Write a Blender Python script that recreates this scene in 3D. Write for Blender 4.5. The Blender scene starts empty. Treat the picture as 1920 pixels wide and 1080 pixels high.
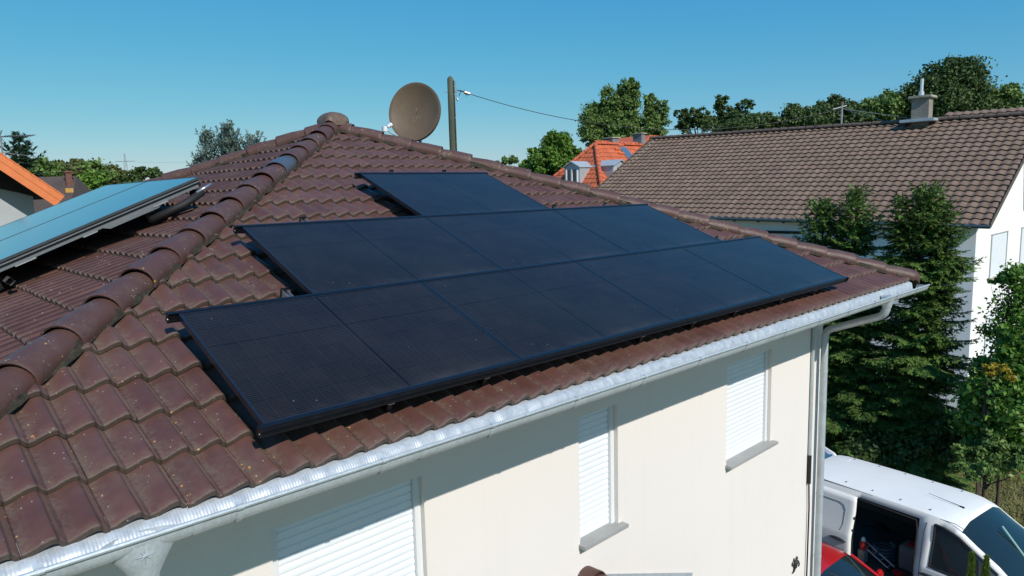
import bpy, bmesh, math, random
import numpy as np
from mathutils import Vector, Matrix
C = bpy.context.scene.collection
SC = bpy.context.scene
PI = math.pi
rnd = random.Random(7)
V = Vector

# ---------------------------------------------------------------- camera, sky, sun, exposure
CAM = np.array([-1.3714, -3.185, 1.0767]); YAW, PITCH, ROLL, FPX = 0.7589, -0.1357, -0.0273, 1327.1
def cam_axes():
    cy, sy, cp, sp = math.cos(YAW), math.sin(YAW), math.cos(PITCH), math.sin(PITCH)
    f = np.array([sy*cp, cy*cp, sp]); r = np.array([cy, -sy, 0.0]); u = np.cross(r, f)
    c, s = math.cos(ROLL), math.sin(ROLL)
    return c*r+s*u, -s*r+c*u, f
AR, AU, AF = cam_axes()
cd = bpy.data.cameras.new('camera'); cam = bpy.data.objects.new('camera', cd); C.objects.link(cam)
cd.sensor_width = 36; cd.lens = FPX/1920*36; cd.clip_end = 6000; cd.clip_start = 0.05
cam.matrix_world = Matrix(((AR[0], AU[0], -AF[0], CAM[0]), (AR[1], AU[1], -AF[1], CAM[1]), (AR[2], AU[2], -AF[2], CAM[2]), (0, 0, 0, 1)))
SC.camera = cam
SUN_EL, SUN_AZ = math.radians(38.0), math.radians(192.0)       # azimuth from +Y towards +X
w = bpy.data.worlds.new('World'); SC.world = w; w.use_nodes = True
nt = w.node_tree; bg = nt.nodes['Background']
sky = nt.nodes.new('ShaderNodeTexSky'); sky.sky_type = 'NISHITA'; sky.sun_disc = False
sky.sun_elevation = SUN_EL; sky.sun_rotation = SUN_AZ; sky.altitude = 100; sky.air_density = 1.0; sky.dust_density = 0.15; sky.ozone_density = 3.0
hs = nt.nodes.new('ShaderNodeHueSaturation'); hs.inputs['Hue'].default_value = 0.485; hs.inputs['Saturation'].default_value = 1.22
nt.links.new(sky.outputs[0], hs.inputs['Color']); 
sr_ = nt.nodes.new('ShaderNodeSeparateColor'); cr_ = nt.nodes.new('ShaderNodeCombineColor'); nt.links.new(hs.outputs[0], sr_.inputs[0])
for ci_, (ga_, am_) in enumerate(((1.05, 0.462), (0.6, 1.418), (0.22, 3.63))):                # clear, evenly blue summer air
    pw_ = nt.nodes.new('ShaderNodeMath'); pw_.operation = 'POWER'; pw_.inputs[1].default_value = ga_; nt.links.new(sr_.outputs[ci_], pw_.inputs[0])
    ml_ = nt.nodes.new('ShaderNodeMath'); ml_.operation = 'MULTIPLY'; ml_.inputs[1].default_value = am_; nt.links.new(pw_.outputs[0], ml_.inputs[0]); nt.links.new(ml_.outputs[0], cr_.inputs[ci_])
nt.links.new(cr_.outputs[0], bg.inputs['Color'])
bg.inputs['Strength'].default_value = 0.11
sd = bpy.data.lights.new('sun', 'SUN'); sun = bpy.data.objects.new('sun', sd); C.objects.link(sun)
sd.energy = 3.8; sd.angle = math.radians(0.53); sd.color = (1.0, 0.955, 0.885)
S = V((math.sin(SUN_AZ)*math.cos(SUN_EL), math.cos(SUN_AZ)*math.cos(SUN_EL), math.sin(SUN_EL)))
sun.rotation_euler = S.to_track_quat('Z', 'Y').to_euler(); sun.location = (0, -20, 30)
SC.view_settings.view_transform = 'Standard'; SC.view_settings.look = 'None'; SC.view_settings.exposure = 0.12; SC.view_settings.gamma = 1
SC.cycles.max_bounces = 6; SC.cycles.transparent_max_bounces = 8

GZ = -6.46                                                      # ground level (0 = lower edge of the bottom panel row)
def at(u, v, D):                                                # the point D metres away (horizontally) seen at pixel u, v of the 1920 px photograph
    d = AR*(u-960)/FPX - AU*(v-540)/FPX + AF
    return CAM + d*D/math.hypot(d[0], d[1])
def at_y(u, v, y):
    d = AR*(u-960)/FPX - AU*(v-540)/FPX + AF
    return CAM + d*(y-CAM[1])/d[1]

# ---------------------------------------------------------------- materials
def mat(name, col, rough=0.6, metal=0.0, spec=0.5, var=None, bump=None, island=0.0, coat=0.0, hue=None, trans=0.0, stretch=None):
    m = bpy.data.materials.new(name); m.use_nodes = True
    n, l = m.node_tree.nodes, m.node_tree.links
    p = n['Principled BSDF']
    p.inputs['Base Color'].default_value = (*col, 1); p.inputs['Roughness'].default_value = rough
    p.inputs['Metallic'].default_value = metal; p.inputs['Specular IOR Level'].default_value = spec
    if coat: p.inputs['Coat Weight'].default_value = coat; p.inputs['Coat Roughness'].default_value = 0.05
    src = None
    tc = n.new('ShaderNodeTexCoord'); vec = tc.outputs['Object']
    if stretch:
        mp = n.new('ShaderNodeMapping'); mp.inputs['Scale'].default_value = stretch; l.new(vec, mp.inputs['Vector']); vec = mp.outputs[0]
    def scale_by(fac, lo, hi):
        nonlocal src
        mr = n.new('ShaderNodeMapRange'); mr.inputs['To Min'].default_value = lo; mr.inputs['To Max'].default_value = hi
        l.new(fac, mr.inputs['Value'])
        vm = n.new('ShaderNodeVectorMath'); vm.operation = 'SCALE'
        if src is None: vm.inputs[0].default_value = col
        else: l.new(src, vm.inputs[0])
        l.new(mr.outputs[0], vm.inputs['Scale']); src = vm.outputs[0]
    if var:
        for sc_, amt in (var if isinstance(var[0], tuple) else (var,)):
            nz = n.new('ShaderNodeTexNoise'); nz.inputs['Scale'].default_value = sc_; nz.inputs['Detail'].default_value = 6; nz.inputs['Roughness'].default_value = 0.65
            l.new(vec, nz.inputs['Vector'])
            mr0 = n.new('ShaderNodeMapRange'); mr0.inputs['From Min'].default_value = 0.3; mr0.inputs['From Max'].default_value = 0.7; l.new(nz.outputs['Fac'], mr0.inputs['Value'])
            scale_by(mr0.outputs[0], 1-amt, 1+amt)
    if island:
        g = n.new('ShaderNodeNewGeometry'); scale_by(g.outputs['Random Per Island'], 1-island, 1+island)
    if hue:                                                     # second colour mixed in leaf by leaf
        g = n.new('ShaderNodeNewGeometry'); mx = n.new('ShaderNodeMix'); mx.data_type = 'RGBA'
        if src is None: mx.inputs[6].default_value = (*col, 1)
        else: l.new(src, mx.inputs[6])
        mx.inputs[7].default_value = (*hue, 1)
        mr = n.new('ShaderNodeMath'); mr.operation = 'MULTIPLY'; mr.inputs[1].default_value = 7.31; l.new(g.outputs['Random Per Island'], mr.inputs[0])
        fr = n.new('ShaderNodeMath'); fr.operation = 'FRACT'; l.new(mr.outputs[0], fr.inputs[0])
        pw = n.new('ShaderNodeMath'); pw.operation = 'POWER'; pw.inputs[1].default_value = 2.0; l.new(fr.outputs[0], pw.inputs[0])
        l.new(pw.outputs[0], mx.inputs[0]); src = mx.outputs[2]
    if src is not None: l.new(src, p.inputs['Base Color'])
    if bump:
        nz = n.new('ShaderNodeTexNoise'); nz.inputs['Scale'].default_value = bump[0]; nz.inputs['Detail'].default_value = 4; l.new(vec, nz.inputs['Vector'])
        b = n.new('ShaderNodeBump'); b.inputs['Strength'].default_value = bump[1]; b.inputs['Distance'].default_value = bump[2] if len(bump) > 2 else 0.01
        l.new(nz.outputs['Fac'], b.inputs['Height']); l.new(b.outputs[0], p.inputs['Normal'])
    if trans:
        t = n.new('ShaderNodeBsdfTranslucent'); mxs = n.new('ShaderNodeMixShader'); mxs.inputs[0].default_value = trans
        if src is not None: l.new(src, t.inputs['Color'])
        else: t.inputs['Color'].default_value = (*col, 1)
        l.new(p.outputs[0], mxs.inputs[1]); l.new(t.outputs[0], mxs.inputs[2]); l.new(mxs.outputs[0], n['Material Output'].inputs['Surface'])
    return m

def mth(n, l, op, a, b=None, c=None, clamp=False):
    x = n.new('ShaderNodeMath'); x.operation = op; x.use_clamp = clamp
    for i, q in enumerate((a, b, c)):
        if q is None: continue
        if isinstance(q, (int, float)): x.inputs[i].default_value = q
        else: l.new(q, x.inputs[i])
    return x.outputs[0]
def mixc(n, l, fac, a, b):
    x = n.new('ShaderNodeMix'); x.data_type = 'RGBA'
    for i, q in ((0, fac), (6, a), (7, b)):
        if isinstance(q, tuple): x.inputs[i].default_value = (*q, 1)
        elif isinstance(q, (int, float)): x.inputs[i].default_value = q
        else: l.new(q, x.inputs[i])
    return x.outputs[2]
def noise(n, l, vec, sc, det=5, rough=0.6):
    x = n.new('ShaderNodeTexNoise'); x.inputs['Scale'].default_value = sc; x.inputs['Detail'].default_value = det; x.inputs['Roughness'].default_value = rough
    l.new(vec, x.inputs['Vector']); return x.outputs['Fac']
def ramp(n, l, x, lo, hi, a=0.0, b=1.0):
    m = n.new('ShaderNodeMapRange'); m.inputs['From Min'].default_value = lo; m.inputs['From Max'].default_value = hi
    m.inputs['To Min'].default_value = a; m.inputs['To Max'].default_value = b; l.new(x, m.inputs['Value']); return m.outputs[0]

def tile_material(name, base, base2, dirt, lichen=0.0, rough=0.42, dirt_amt=1.0, spec=0.4):
    # UV.x counts the waves across the slope (whole numbers = valleys), UV.y the place along one tile (0 = lower edge)
    m = bpy.data.materials.new(name); m.use_nodes = True
    n, l = m.node_tree.nodes, m.node_tree.links; p = n['Principled BSDF']
    uv = n.new('ShaderNodeUVMap'); sx = n.new('ShaderNodeSeparateXYZ'); l.new(uv.outputs[0], sx.inputs[0])
    tc = n.new('ShaderNodeTexCoord'); ob = tc.outputs['Object']
    g = n.new('ShaderNodeNewGeometry')
    ph = mth(n, l, 'FRACT', sx.outputs['X'])
    ed = mth(n, l, 'FRACT', mth(n, l, 'ADD', ph, 0.04))              # small in the valley, on the side the rain leaves its dirt
    n1, n2, n3 = noise(n, l, ob, 9), noise(n, l, ob, 45, 6, 0.7), noise(n, l, ob, 2.2)
    c = mixc(n, l, g.outputs['Random Per Island'], base, base2)
    vm = n.new('ShaderNodeVectorMath'); vm.operation = 'SCALE'; l.new(c, vm.inputs[0]); l.new(ramp(n, l, n1, 0.3, 0.7, 0.86, 1.14), vm.inputs['Scale']); c = vm.outputs[0]
    valley = ramp(n, l, ed, 0.42, 0.12)
    low = ramp(n, l, sx.outputs['Y'], 0.10, -0.02)
    dm = mth(n, l, 'MULTIPLY', mth(n, l, 'MAXIMUM', valley, low, clamp=True), ramp(n, l, mth(n, l, 'ADD', n2, mth(n, l, 'MULTIPLY', n1, 0.5)), 0.62, 0.92))
    dm = mth(n, l, 'MULTIPLY', dm, dirt_amt, clamp=True)
    c = mixc(n, l, dm, c, dirt)
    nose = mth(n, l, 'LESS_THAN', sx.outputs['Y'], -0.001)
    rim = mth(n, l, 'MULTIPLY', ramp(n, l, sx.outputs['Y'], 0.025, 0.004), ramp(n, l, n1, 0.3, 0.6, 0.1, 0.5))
    c = mixc(n, l, rim, c, (0.165, 0.115, 0.095))  # pale line: sunlight caught on the lower tile edge, put into the colour
    c = mixc(n, l, mth(n, l, 'MULTIPLY', nose, ramp(n, l, n2, 0.35, 0.6, 0.55, 1.0)), c, (0.050, 0.038, 0.027))  # lower end faces darkened: grime, plus their shade put into the colour
    seam_shade = mth(n, l, 'LESS_THAN', mth(n, l, 'FRACT', mth(n, l, 'ADD', ph, 0.045)), 0.075); c = mixc(n, l, mth(n, l, 'MULTIPLY', seam_shade, 0.5), c, (0.022, 0.016, 0.012))  # shade of the interlock gap painted as a dark line in the valley
    lip_shade = mth(n, l, 'LESS_THAN', mth(n, l, 'ABSOLUTE', mth(n, l, 'SUBTRACT', ph, 0.80)), 0.035); c = mixc(n, l, mth(n, l, 'MULTIPLY', lip_shade, 0.62), c, (0.020, 0.014, 0.011))  # shadow gap under the overlapping lip, painted as a dark line past the crest
    patch = mth(n, l, 'MULTIPLY', ramp(n, l, n3, 0.5, 0.68), ramp(n, l, n2, 0.42, 0.60)); c = mixc(n, l, mth(n, l, 'MULTIPLY', patch, 0.55), c, dirt)
    if lichen:
        vo = n.new('ShaderNodeTexVoronoi'); vo.inputs['Scale'].default_value = 30; vo.inputs['Randomness'].default_value = 1.0; l.new(ob, vo.inputs['Vector'])
        sp = mth(n, l, 'LESS_THAN', mth(n, l, 'ADD', vo.outputs['Distance'], mth(n, l, 'MULTIPLY', n2, 0.30)), ramp(n, l, noise(n, l, ob, 6), 0.4, 0.7, 0.24, 0.46))
        sp = mth(n, l, 'MULTIPLY', sp, mth(n, l, 'GREATER_THAN', n3, 1.0-lichen))
        sp = mth(n, l, 'MULTIPLY', sp, mth(n, l, 'LESS_THAN', ed, 0.24))
        sz = n.new('ShaderNodeSeparateXYZ'); l.new(ob, sz.inputs[0])
        sp = mth(n, l, 'MULTIPLY', sp, ramp(n, l, sz.outputs['Z'], 0.35, 0.0))
        sp = mth(n, l, 'MULTIPLY', sp, ramp(n, l, sz.outputs['X'], 3.6, 1.2))
        c = mixc(n, l, sp, c, mixc(n, l, vo.outputs['Color'], (0.55, 0.20, 0.035), (0.40, 0.27, 0.10)))
        vo2 = n.new('ShaderNodeTexVoronoi'); vo2.inputs['Scale'].default_value = 30; l.new(ob, vo2.inputs['Vector'])
        wsp = mth(n, l, 'MULTIPLY', mth(n, l, 'LESS_THAN', vo2.outputs['Distance'], 0.10), mth(n, l, 'GREATER_THAN', n1, 0.52))
        c = mixc(n, l, wsp, c, (0.38, 0.33, 0.29))
    l.new(c, p.inputs['Base Color'])
    l.new(mth(n, l, 'ADD', mth(n, l, 'MULTIPLY', dm, 0.4), ramp(n, l, n1, 0.3, 0.7, rough-0.06, rough+0.1), clamp=True), p.inputs['Roughness'])
    p.inputs['Specular IOR Level'].default_value = spec
    p.inputs['Sheen Weight'].default_value = 0.22; p.inputs['Sheen Roughness'].default_value = 0.45; p.inputs['Sheen Tint'].default_value = (0.85, 0.60, 0.50, 1)
    b = n.new('ShaderNodeBump'); b.inputs['Strength'].default_value = 0.35; b.inputs['Distance'].default_value = 0.006
    l.new(mth(n, l, 'ADD', mth(n, l, 'MULTIPLY', n2, 0.5), mth(n, l, 'MULTIPLY', dm, n2)), b.inputs['Height']); l.new(b.outputs[0], p.inputs['Normal'])
    return m

def pv_material():
    m = bpy.data.materials.new('solar_cells'); m.use_nodes = True
    n, l = m.node_tree.nodes, m.node_tree.links; p = n['Principled BSDF']
    uv = n.new('ShaderNodeUVMap'); s = n.new('ShaderNodeSeparateXYZ'); l.new(uv.outputs[0], s.inputs[0])       # metres on the panel
    def line(x, period, width):
        f = mth(n, l, 'FRACT', mth(n, l, 'DIVIDE', x, period)); e = mth(n, l, 'SUBTRACT', 0.5, mth(n, l, 'ABSOLUTE', mth(n, l, 'SUBTRACT', f, 0.5)))
        return mth(n, l, 'LESS_THAN', e, width/period/2)
    fing = line(s.outputs['Y'], 0.0165, 0.005); dash = line(s.outputs['X'], 0.0935, 0.030)
    g1, g2 = line(s.outputs['X'], 0.0935, 0.0035), line(s.outputs['Y'], 0.1855, 0.004)
    mid = mth(n, l, 'LESS_THAN', mth(n, l, 'ABSOLUTE', mth(n, l, 'SUBTRACT', s.outputs['X'], 0.861)), 0.006)
    tc = n.new('ShaderNodeTexCoord'); nz = noise(n, l, tc.outputs['Object'], 3, 4)
    cell = n.new('ShaderNodeTexWhiteNoise'); cell.noise_dimensions = '2D'
    cb = n.new('ShaderNodeCombineXYZ'); l.new(mth(n, l, 'FLOOR', mth(n, l, 'DIVIDE', s.outputs['X'], 0.0935)), cb.inputs[0]); l.new(mth(n, l, 'FLOOR', mth(n, l, 'DIVIDE', s.outputs['Y'], 0.1855)), cb.inputs[1]); l.new(cb.outputs[0], cell.inputs['Vector'])
    c = mixc(n, l, cell.outputs['Value'], (0.0100, 0.0085, 0.0085), (0.0130, 0.0105, 0.0100))
    c = mixc(n, l, mth(n, l, 'MULTIPLY', fing, mth(n, l, 'SUBTRACT', 1.0, mth(n, l, 'MULTIPLY', dash, 0.22))), c, (0.0245, 0.0250, 0.0270))
    c = mixc(n, l, g2, c, (0.004, 0.0045, 0.006)); c = mixc(n, l, g1, c, (0.024, 0.0245, 0.0265)); c = mixc(n, l, mid, c, (0.0025, 0.003, 0.004))
    vo = n.new('ShaderNodeTexVoronoi'); vo.inputs['Scale'].default_value = 9; l.new(tc.outputs['Object'], vo.inputs['Vector'])
    speck = mth(n, l, 'LESS_THAN', vo.outputs['Distance'], 0.032)
    dust = ramp(n, l, noise(n, l, tc.outputs['Object'], 1.3, 7, 0.7), 0.42, 0.75)
    c = mixc(n, l, mth(n, l, 'MULTIPLY', dust, 0.035), c, (0.30, 0.28, 0.25))
    edge_ = ramp(n, l, s.outputs['Y'], 0.10, 0.0); c = mixc(n, l, mth(n, l, 'MULTIPLY', mth(n, l, 'MULTIPLY', edge_, dust), 0.16), c, (0.26, 0.25, 0.23))
    c = mixc(n, l, mth(n, l, 'MULTIPLY', speck, 0.7), c, (0.25, 0.25, 0.24))
    l.new(c, p.inputs['Base Color'])
    p.inputs['Specular IOR Level'].default_value = 0.5; p.inputs['IOR'].default_value = 1.28
    l.new(ramp(n, l, nz, 0.3, 0.7, 0.10, 0.16), p.inputs['Roughness'])
    return m

M = {}
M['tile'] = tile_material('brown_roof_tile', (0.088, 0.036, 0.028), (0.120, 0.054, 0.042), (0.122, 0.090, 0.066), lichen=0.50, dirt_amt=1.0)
def cap_material():
    m = bpy.data.materials.new('brown_ridge_tile'); m.use_nodes = True; n, l = m.node_tree.nodes, m.node_tree.links; p = n['Principled BSDF']
    tc = n.new('ShaderNodeTexCoord'); ob = tc.outputs['Object']; g = n.new('ShaderNodeNewGeometry')
    n1, n2, n3 = noise(n, l, ob, 5), noise(n, l, ob, 38, 6, .7), noise(n, l, ob, 2.5)
    c = mixc(n, l, g.outputs['Random Per Island'], (0.086, 0.040, 0.032), (0.110, 0.056, 0.046))
    c = mixc(n, l, mth(n, l, 'MULTIPLY', ramp(n, l, n1, .45, .72), ramp(n, l, n2, .4, .62)), c, (0.135, 0.098, 0.078))
    vo = n.new('ShaderNodeTexVoronoi'); vo.inputs['Scale'].default_value = 26; l.new(ob, vo.inputs['Vector'])
    sp = mth(n, l, 'MULTIPLY', mth(n, l, 'LESS_THAN', mth(n, l, 'ADD', vo.outputs['Distance'], mth(n, l, 'MULTIPLY', n2, .2)), .30), mth(n, l, 'GREATER_THAN', n3, .60))
    c = mixc(n, l, sp, c, (0.42, 0.27, 0.06))
    vo2 = n.new('ShaderNodeTexVoronoi'); vo2.inputs['Scale'].default_value = 34; l.new(ob, vo2.inputs['Vector'])
    c = mixc(n, l, mth(n, l, 'MULTIPLY', mth(n, l, 'LESS_THAN', vo2.outputs['Distance'], .12), mth(n, l, 'GREATER_THAN', n1, .52)), c, (0.40, .36, .30))
    l.new(c, p.inputs['Base Color']); l.new(ramp(n, l, n2, .3, .7, .42, .64), p.inputs['Roughness']); p.inputs['Specular IOR Level'].default_value = .42
    b = n.new('ShaderNodeBump'); b.inputs['Strength'].default_value = .35; b.inputs['Distance'].default_value = .005; l.new(n2, b.inputs['Height']); l.new(b.outputs[0], p.inputs['Normal'])
    return m
M['cap'] = cap_material()
M['cap_sky_sheen'] = mat('sky_sheen_ridge_tile', (0.075, 0.085, 0.105), 0.35, var=(8, 0.15))  # blue of the reflected sky given to this one tile as base colour
M['mortar'] = mat('dark_mortar_moss', (0.035, 0.03, 0.018), 0.95, var=(30, 0.7), bump=(60, 1, 0.01))
def render_material():
    m = bpy.data.materials.new('cream_render'); m.use_nodes = True; n, l = m.node_tree.nodes, m.node_tree.links; p = n['Principled BSDF']
    tc = n.new('ShaderNodeTexCoord'); ob = tc.outputs['Object']; mp = n.new('ShaderNodeMapping'); mp.inputs['Scale'].default_value = (7, 7, .35); l.new(ob, mp.inputs['Vector'])
    st, big, fine = noise(n, l, mp.outputs[0], 1.0, 5), noise(n, l, ob, .8, 5), noise(n, l, ob, 150, 3, .8)
    c = mixc(n, l, ramp(n, l, big, .3, .7), (0.800, 0.742, 0.695), (0.780, 0.726, 0.680))
    c = mixc(n, l, mth(n, l, 'MULTIPLY', ramp(n, l, st, .52, .78), .10), c, (0.60, 0.56, 0.50))
    c = mixc(n, l, ramp(n, l, fine, .56, .75, 0, .32), c, (0.52, 0.48, 0.43))
    l.new(c, p.inputs['Base Color']); p.inputs['Roughness'].default_value = .92; p.inputs['Specular IOR Level'].default_value = .15
    b = n.new('ShaderNodeBump'); b.inputs['Strength'].default_value = .6; b.inputs['Distance'].default_value = .004; l.new(fine, b.inputs['Height']); l.new(b.outputs[0], p.inputs['Normal'])
    return m
M['render'] = render_material()
M['white_render'] = mat('white_render', (0.90, 0.88, 0.85), 0.9, spec=0.2, var=((0.7, 0.04), (9, 0.02)), bump=(120, 0.2, 0.003))
M['shutter'] = mat('white_shutter', (0.80, 0.83, 0.86), 0.45, var=(3, 0.02))
M['plastic_white'] = mat('white_plastic', (0.72, 0.73, 0.74), 0.35)
M['granite'] = mat('grey_granite', (0.33, 0.33, 0.325), 0.55, var=((260, 0.45), (4, 0.08)))
M['zinc'] = mat('zinc_gutter', (0.46, 0.51, 0.535), 0.48, metal=0.25, var=((5, 0.12), (70, 0.14)), bump=(8, 0.1, 0.01))
M['soffit'] = mat('soffit_board', (0.62, 0.60, 0.56), 0.8, var=(4, 0.05))
M['black'] = mat('black_anodised', (0.006, 0.0065, 0.008), 0.3, spec=0.5, var=(20, 0.3))
M['frame'] = mat('black_panel_frame', (0.012, 0.016, 0.024), 0.28, spec=0.6, var=(20, 0.2))
M['alu'] = mat('bare_aluminium', (0.68, 0.69, 0.70), 0.3, metal=0.85, var=(30, 0.08))
M['grey_alu'] = mat('grey_profile', (0.065, 0.07, 0.075), 0.4, metal=0.4, var=(12, 0.15))
M['pv'] = pv_material()
M['collector'] = mat('collector_glass', (0.016, 0.020, 0.060), 0.08, spec=1.0, coat=0.6, var=(2, 0.08))
M['dish'] = mat('brown_dish_paint', (0.135, 0.092, 0.055), 0.5, var=((2.5, 0.12), (25, 0.06)))
M['chip'] = mat('bare_bolt', (0.6, 0.57, 0.5), 0.4)
M['pole'] = mat('weathered_green_pole', (0.085, 0.095, 0.062), 0.85, var=((3, 0.25), (30, 0.25)), bump=(40, 0.5, 0.01), stretch=(1, 1, 0.12))
M['cable'] = mat('black_cable', (0.012, 0.013, 0.015), 0.5)
M['ceramic'] = mat('brown_insulator', (0.22, 0.15, 0.12), 0.25)
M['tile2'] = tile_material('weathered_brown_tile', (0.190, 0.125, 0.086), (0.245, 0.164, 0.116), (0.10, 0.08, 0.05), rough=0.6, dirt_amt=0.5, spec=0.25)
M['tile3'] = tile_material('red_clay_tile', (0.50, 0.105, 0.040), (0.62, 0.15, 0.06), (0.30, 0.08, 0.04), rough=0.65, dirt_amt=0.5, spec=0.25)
M['cap3'] = mat('red_clay_ridge', (0.52, 0.12, 0.05), 0.6, var=(5, 0.15), island=0.1)
M['cap2'] = mat('weathered_ridge', (0.125, 0.085, 0.064), 0.65, var=(4, 0.25))
M['grey_shingle'] = mat('dull_brown_shingle', (0.085, 0.062, 0.052), 0.8, var=((1.2, 0.18), (14, 0.2)))
M['orange_board'] = mat('orange_verge_board', (0.70, 0.19, 0.055), 0.55, var=((3, 0.08), (20, 0.06)))
M['dark_wood'] = mat('dark_soffit_wood', (0.02, 0.017, 0.014), 0.8, var=(6, 0.3))
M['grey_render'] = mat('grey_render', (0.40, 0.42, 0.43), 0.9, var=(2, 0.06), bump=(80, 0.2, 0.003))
M['concrete'] = mat('chimney_block', (0.26, 0.23, 0.19), 0.9, var=((3, 0.2), (30, 0.15)), bump=(30, 0.5, 0.01))
M['concrete_light'] = mat('pale_chimney_cap', (0.36, 0.33, 0.26), 0.9, var=((4, 0.3), (25, 0.2)))
M['grey_block'] = mat('grey_chimney', (0.17, 0.19, 0.20), 0.8, var=(4, .2))
M['brick'] = mat('old_brick', (0.16, 0.07, 0.05), 0.9, var=((8, 0.3), (30, 0.2)))
M['dormer'] = mat('zinc_dormer_cladding', (0.40, 0.44, 0.46), 0.5, metal=0.25, var=(3, 0.1))
M['glass'] = mat('window_glass', (0.02, 0.03, 0.04), 0.06, spec=0.8)
M['glass_blue'] = mat('skylight_glass', (0.08, 0.14, 0.22), 0.08, spec=0.8)
M['car_glass'] = mat('car_glass', (0.012, 0.02, 0.022), 0.05, spec=0.8, coat=0.3)
M['van_white'] = mat('white_van_paint', (0.92, 0.905, 0.86), 0.35, coat=0.12, var=((1.2, 0.03), (30, 0.015)))
M['car_red'] = mat('red_car_paint', (0.50, 0.012, 0.012), 0.3, coat=0.6, var=(3, 0.05))
M['rubber'] = mat('black_rubber', (0.012, 0.012, 0.013), 0.7, var=(20, 0.2))
M['van_inside'] = mat('van_lining', (0.045, 0.042, 0.038), 0.8, var=(4, 0.2))
M['ply'] = mat('plywood_lining', (0.10, 0.085, 0.065), 0.8, var=((2, 0.15), (20, 0.1)))
M['lamp_clear'] = mat('lamp_lens', (0.55, 0.56, 0.58), 0.1)
M['lamp_red'] = mat('red_lens', (0.35, 0.01, 0.01), 0.15)
M['box_grey'] = mat('grey_tool_case', (0.20, 0.21, 0.21), 0.6, var=(5, 0.1))
M['blue_hose'] = mat('blue_grey_hose', (0.06, 0.085, 0.11), 0.5, var=(20, 0.2))
M['red_plastic'] = mat('red_plastic', (0.45, 0.02, 0.02), 0.4, var=(9, 0.15))
M['iron'] = mat('black_iron', (0.02, 0.02, 0.018), 0.6, var=(20, 0.3))
M['bark'] = mat('bark', (0.075, 0.055, 0.04), 0.95, var=(8, 0.35), bump=(20, 0.8, 0.02), stretch=(1, 1, 0.25))
M['needles'] = mat('spruce_needles', (0.108, 0.188, 0.040), 0.55, spec=0.3, island=0.25, var=((1.6, 0.45), (7, 0.35)), trans=0.12)
M['needles_dark'] = mat('pine_needles', (0.057, 0.105, 0.057), 0.6, spec=0.3, island=0.4, hue=(0.075, 0.127, 0.060), trans=0.12)
M['needles_blue'] = mat('silver_fir_needles', (0.22, 0.29, 0.245), 0.55, spec=0.3, island=0.25, var=((1.5, 0.3), (6, 0.25)), trans=0.15)
M['leaf_mid'] = mat('mid_green_leaves', (0.103, 0.181, 0.044), 0.55, spec=0.3, island=0.4, hue=(0.217, 0.308, 0.083), var=(0.5, 0.25), trans=0.22)
M['leaf_fresh'] = mat('fresh_green_leaves', (0.081, 0.179, 0.025), 0.55, spec=0.3, island=0.4, hue=(0.205, 0.325, 0.051), var=(0.5, 0.25), trans=0.22)
M['leaf_dark'] = mat('dark_green_leaves', (0.055, 0.098, 0.029), 0.55, spec=0.3, island=0.4, hue=(0.113, 0.166, 0.046), var=(0.4, 0.3), trans=0.18)
M['leaf_olive'] = mat('olive_green_leaves', (0.094, 0.110, 0.033), 0.6, spec=0.25, island=0.35, hue=(0.150, 0.163, 0.050), var=(0.4, 0.25), trans=0.2)
M['leaf_bush'] = mat('yellow_green_leaves', (0.095, 0.200, 0.028), 0.45, spec=0.4, island=0.4, hue=(0.20, 0.345, 0.05), var=(1.5, 0.3), trans=0.25)
M['leaf_yellow'] = mat('yellow_flowers', (0.42, 0.28, 0.02), 0.6, island=0.3, hue=(0.30, 0.30, 0.03), trans=0.2)
M['thuja'] = mat('thuja_sprays', (0.085, 0.16, 0.018), 0.6, island=0.35, hue=(0.18, 0.26, 0.03), trans=0.2)
M['ground'] = mat('garden_ground', (0.125, 0.120, 0.045), 0.95, var=((0.35, 0.4), (3, 0.3), (20, 0.3)), bump=(8, 0.6, 0.05))
M['asphalt'] = mat('drive_asphalt', (0.11, 0.105, 0.10), 0.9, var=((1, 0.12), (60, 0.2)), bump=(80, 0.4, 0.005))
M['grass'] = mat('dry_grass', (0.21, 0.215, 0.06), 0.8, island=0.4, hue=(0.26, 0.21, 0.085), trans=0.25)
M['steel'] = mat('galvanised_steel', (0.30, 0.32, 0.33), 0.5, metal=0.5, var=(5, 0.1))
M['flue'] = mat('steel_flue', (0.72, 0.73, 0.74), 0.35, metal=0.5)
M['red_pipe'] = mat('red_brown_roof', (0.35, 0.13, 0.08), 0.8, var=(4, 0.2))

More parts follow.
